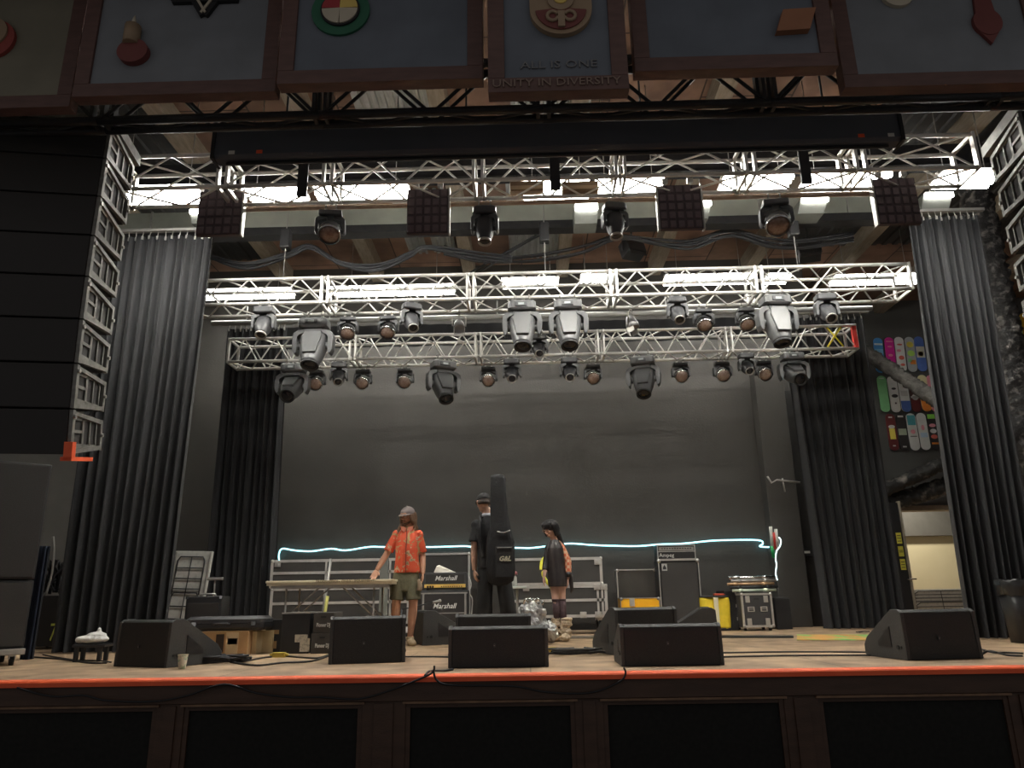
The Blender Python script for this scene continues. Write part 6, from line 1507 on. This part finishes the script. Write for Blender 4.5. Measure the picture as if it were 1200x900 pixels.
m.tube([j3(650,641), LS, (LS+LE)/2, LE, (LE+LW)/2, LW], .035, 12, rs=[.042,.042,.035,.031,.029,.021]); m.tube([j3(658,641), RS, (RS+RE)/2, RE, (RE+RW)/2, RW], .035, 12, rs=[.042,.042,.035,.031,.029,.021])
hand(m, LW, (-.15,-.3,-1), (.9,-.2,0), thumb=-1, curl=.5, s_=.88); hand(m, RW, (-.1,-.15,-1), (-.9,.1,0), thumb=1, curl=.6, s_=.88)
for h_, k_, a_ in ((hipL, knL, anL), (hipR, knR, anR)):
    m.tube([h_, (h_+k_)/2, k_, k_+(a_-k_)*.3+Vector((0,.01,0)), k_+(a_-k_)*.75, a_, a_-Vector((0,0,.03))], .06, 14, rs=[.072,.056,.043,.045,.034,.03,.03])
    g = Vector((a_.x, a_.y-.02, .06)); m.ball(g, 1, (.03, .06, .03))
o = m.build('body', m_skin3, root); remesh(o, .005, 3)
face(root, hM, hs)
m_h3 = mat('black_hair', (.010,.009,.010), .35, 0, (.022,.02,.02), 30, .5, 50, stretch=(6,6,1))
m = MB()
for k in range(22):
    a = -.35+(PI+.7)*k/21; m.tube([hM @ Vector((.03*math.cos(a), .02+.03*math.sin(a), .108)), hM @ Vector((.082*math.cos(a), .02+.090*math.sin(a), .06)), hM @ Vector((.09*math.cos(a), .02+.10*math.sin(a), -.03)), hM @ Vector((.085*math.cos(a), .015+.09*math.sin(a), -.10))], .02, 7, rs=[.018,.022,.022,.012], smooth_n=4)
for k in range(9):
    x = -.062+.0155*k; m.tube([hM @ Vector((x*.4, -.0, .112)), hM @ Vector((x*.9, -.066, .085)), hM @ Vector((x, -.092+abs(x)*.4, .045)), hM @ Vector((x, -.093+abs(x)*.45, .030))], .013, 7, rs=[.016,.016,.014,.009], smooth_n=4)
m.ball(hM @ Vector((0, .015, .035)), 1, (.083, .10, .085), hM.to_3x3().to_4x4())
m.tube([hM @ Vector((.02,.09,-.06)), j3(661,638,.07), j3(664,646,.09), j3(664,656,.10)], .03, 8, rs=[.045,.035,.03,.01], smooth_n=5)
o = m.build('hair', m_h3, root); remesh(o, .006, 2)
m = MB()
for s in (-1, 1): m.tube([hM @ Vector((s*.03+.022*math.cos(t), -.098, .006+.016*math.sin(t))) for t in [2*PI*i/12 for i in range(13)]], .0025, 5)
m.cyl(hM @ Vector((-.008,-.1,.008)), hM @ Vector((.008,-.1,.008)), .0025, 5); m.build('glasses', mat('amber_frame', (.35,.12,.05), .3), root)
m_top = mat('black_satin', (.018,.015,.015), .45, 0, (.045,.036,.034), 5, .3, 12, stretch=(4,4,.6))
m = MB()
m.rings([e3(655.5,691,.125,.11), e3(655.5,683,.130,.118), e3(654.5,668,.118,.108), e3(654,655,.115,.11), e3(654,647,.108,.10), e3(654,641.5,.08,.08), e3(653.5,637,.055,.058)])
m.tube([j3(650,641), LS, (LS+LE)/2, LE, LE+(LW-LE)*.55], .055, 12, rs=[.045,.044,.044,.043,.04])
o = m.build('long_top', m_top, root); remesh(o, .008, 3)
m_pl = mat('orange_plaid', (.75,.30,.16), .7, 0, (.85,.55,.35), 22, contrast=(.4,.55))
nt = m_pl.node_tree; bb_ = nt.nodes['Principled BSDF']; ck = nt.nodes.new('ShaderNodeTexChecker'); ck.inputs['Scale'].default_value = 26; ck.inputs['Color1'].default_value = (.70,.17,.08,1); ck.inputs['Color2'].default_value = (.80,.50,.32,1); tc = nt.nodes.new('ShaderNodeTexCoord'); nt.links.new(tc.outputs['Object'], ck.inputs['Vector']); nt.links.new(ck.outputs['Color'], bb_.inputs['Base Color'])
m = MB(); m.tube([j3(657,640), RS, (RS+RE)/2, RE, RE+(RW-RE)*.62], .06, 14, rs=[.04,.046,.050,.052,.050]); o = m.build('plaid_sleeve', m_pl, root); remesh(o, .007, 3)
m = MB(); m.tube([RE+(RW-RE)*.62, RE+(RW-RE)*.88], .05, 12, rs=[.054,.05]); m.tube([RE+(RW-RE)*.75+Vector((.03,.02,0)), j3(672,692,.03), j3(671,698,.03)], .03, 8, rs=[.035,.025,.01], smooth_n=3); m.build('dark_cuff', m_top, root)
m_sk = mat('dark_mauve_knit', (.06,.035,.038), .85, 0, (.085,.05,.055), 30)
for k_, a_ in ((knL, anL), (knR, anR)):
    m = MB(); m.tube([k_+Vector((0,0,.03)), k_+(a_-k_)*.3+Vector((0,.01,0)), k_+(a_-k_)*.8], .05, 14, rs=[.048,.049,.037]); m.tube([k_+Vector((0,0,.035)), k_+Vector((0,0,.015))], .051, 14); m.build('knee_sock', m_sk, root)
m_fl = mat('beige_fluffy_fleece', (.36,.27,.18), .95, 0, (.55,.45,.33), 18, 1.0, 40)
from mathutils import noise
for a_, dx_ in ((anL, -.03), (anR, .02)):
    m = MB(); a0 = Vector((a_.x+dx_, a_.y, 0))
    m.ball(a0+Vector((-.01,-.07,.05)), 1, (.062,.13,.05)); m.tube([a0+Vector((0,0,.04)), a0+Vector((0,0,.13)), a0+Vector((-.01,0,.17)), a0+Vector((.01,0,.24)), a0+Vector((.015,0,.28))], .07, 16, rs=[.068,.076,.064,.074,.068]); m.ball(a0+Vector((0,0,.12)), .085, (1,1,.45)); m.ball(a0+Vector((.01,0,.205)), .082, (1,1,.35)); m.ball(a0+Vector((.015,0,.275)), .08, (1,1,.3))
    o = m.build('fluffy_boot', m_fl, root); remesh(o, .006, 1)
    for v in o.data.vertices:
        n_ = noise.noise(v.co*45); v.co += Vector((v.co.x-a0.x, v.co.y-a0.y+.03, 0)).normalized()*n_*.009
        v.co.z = max(v.co.z, 0)
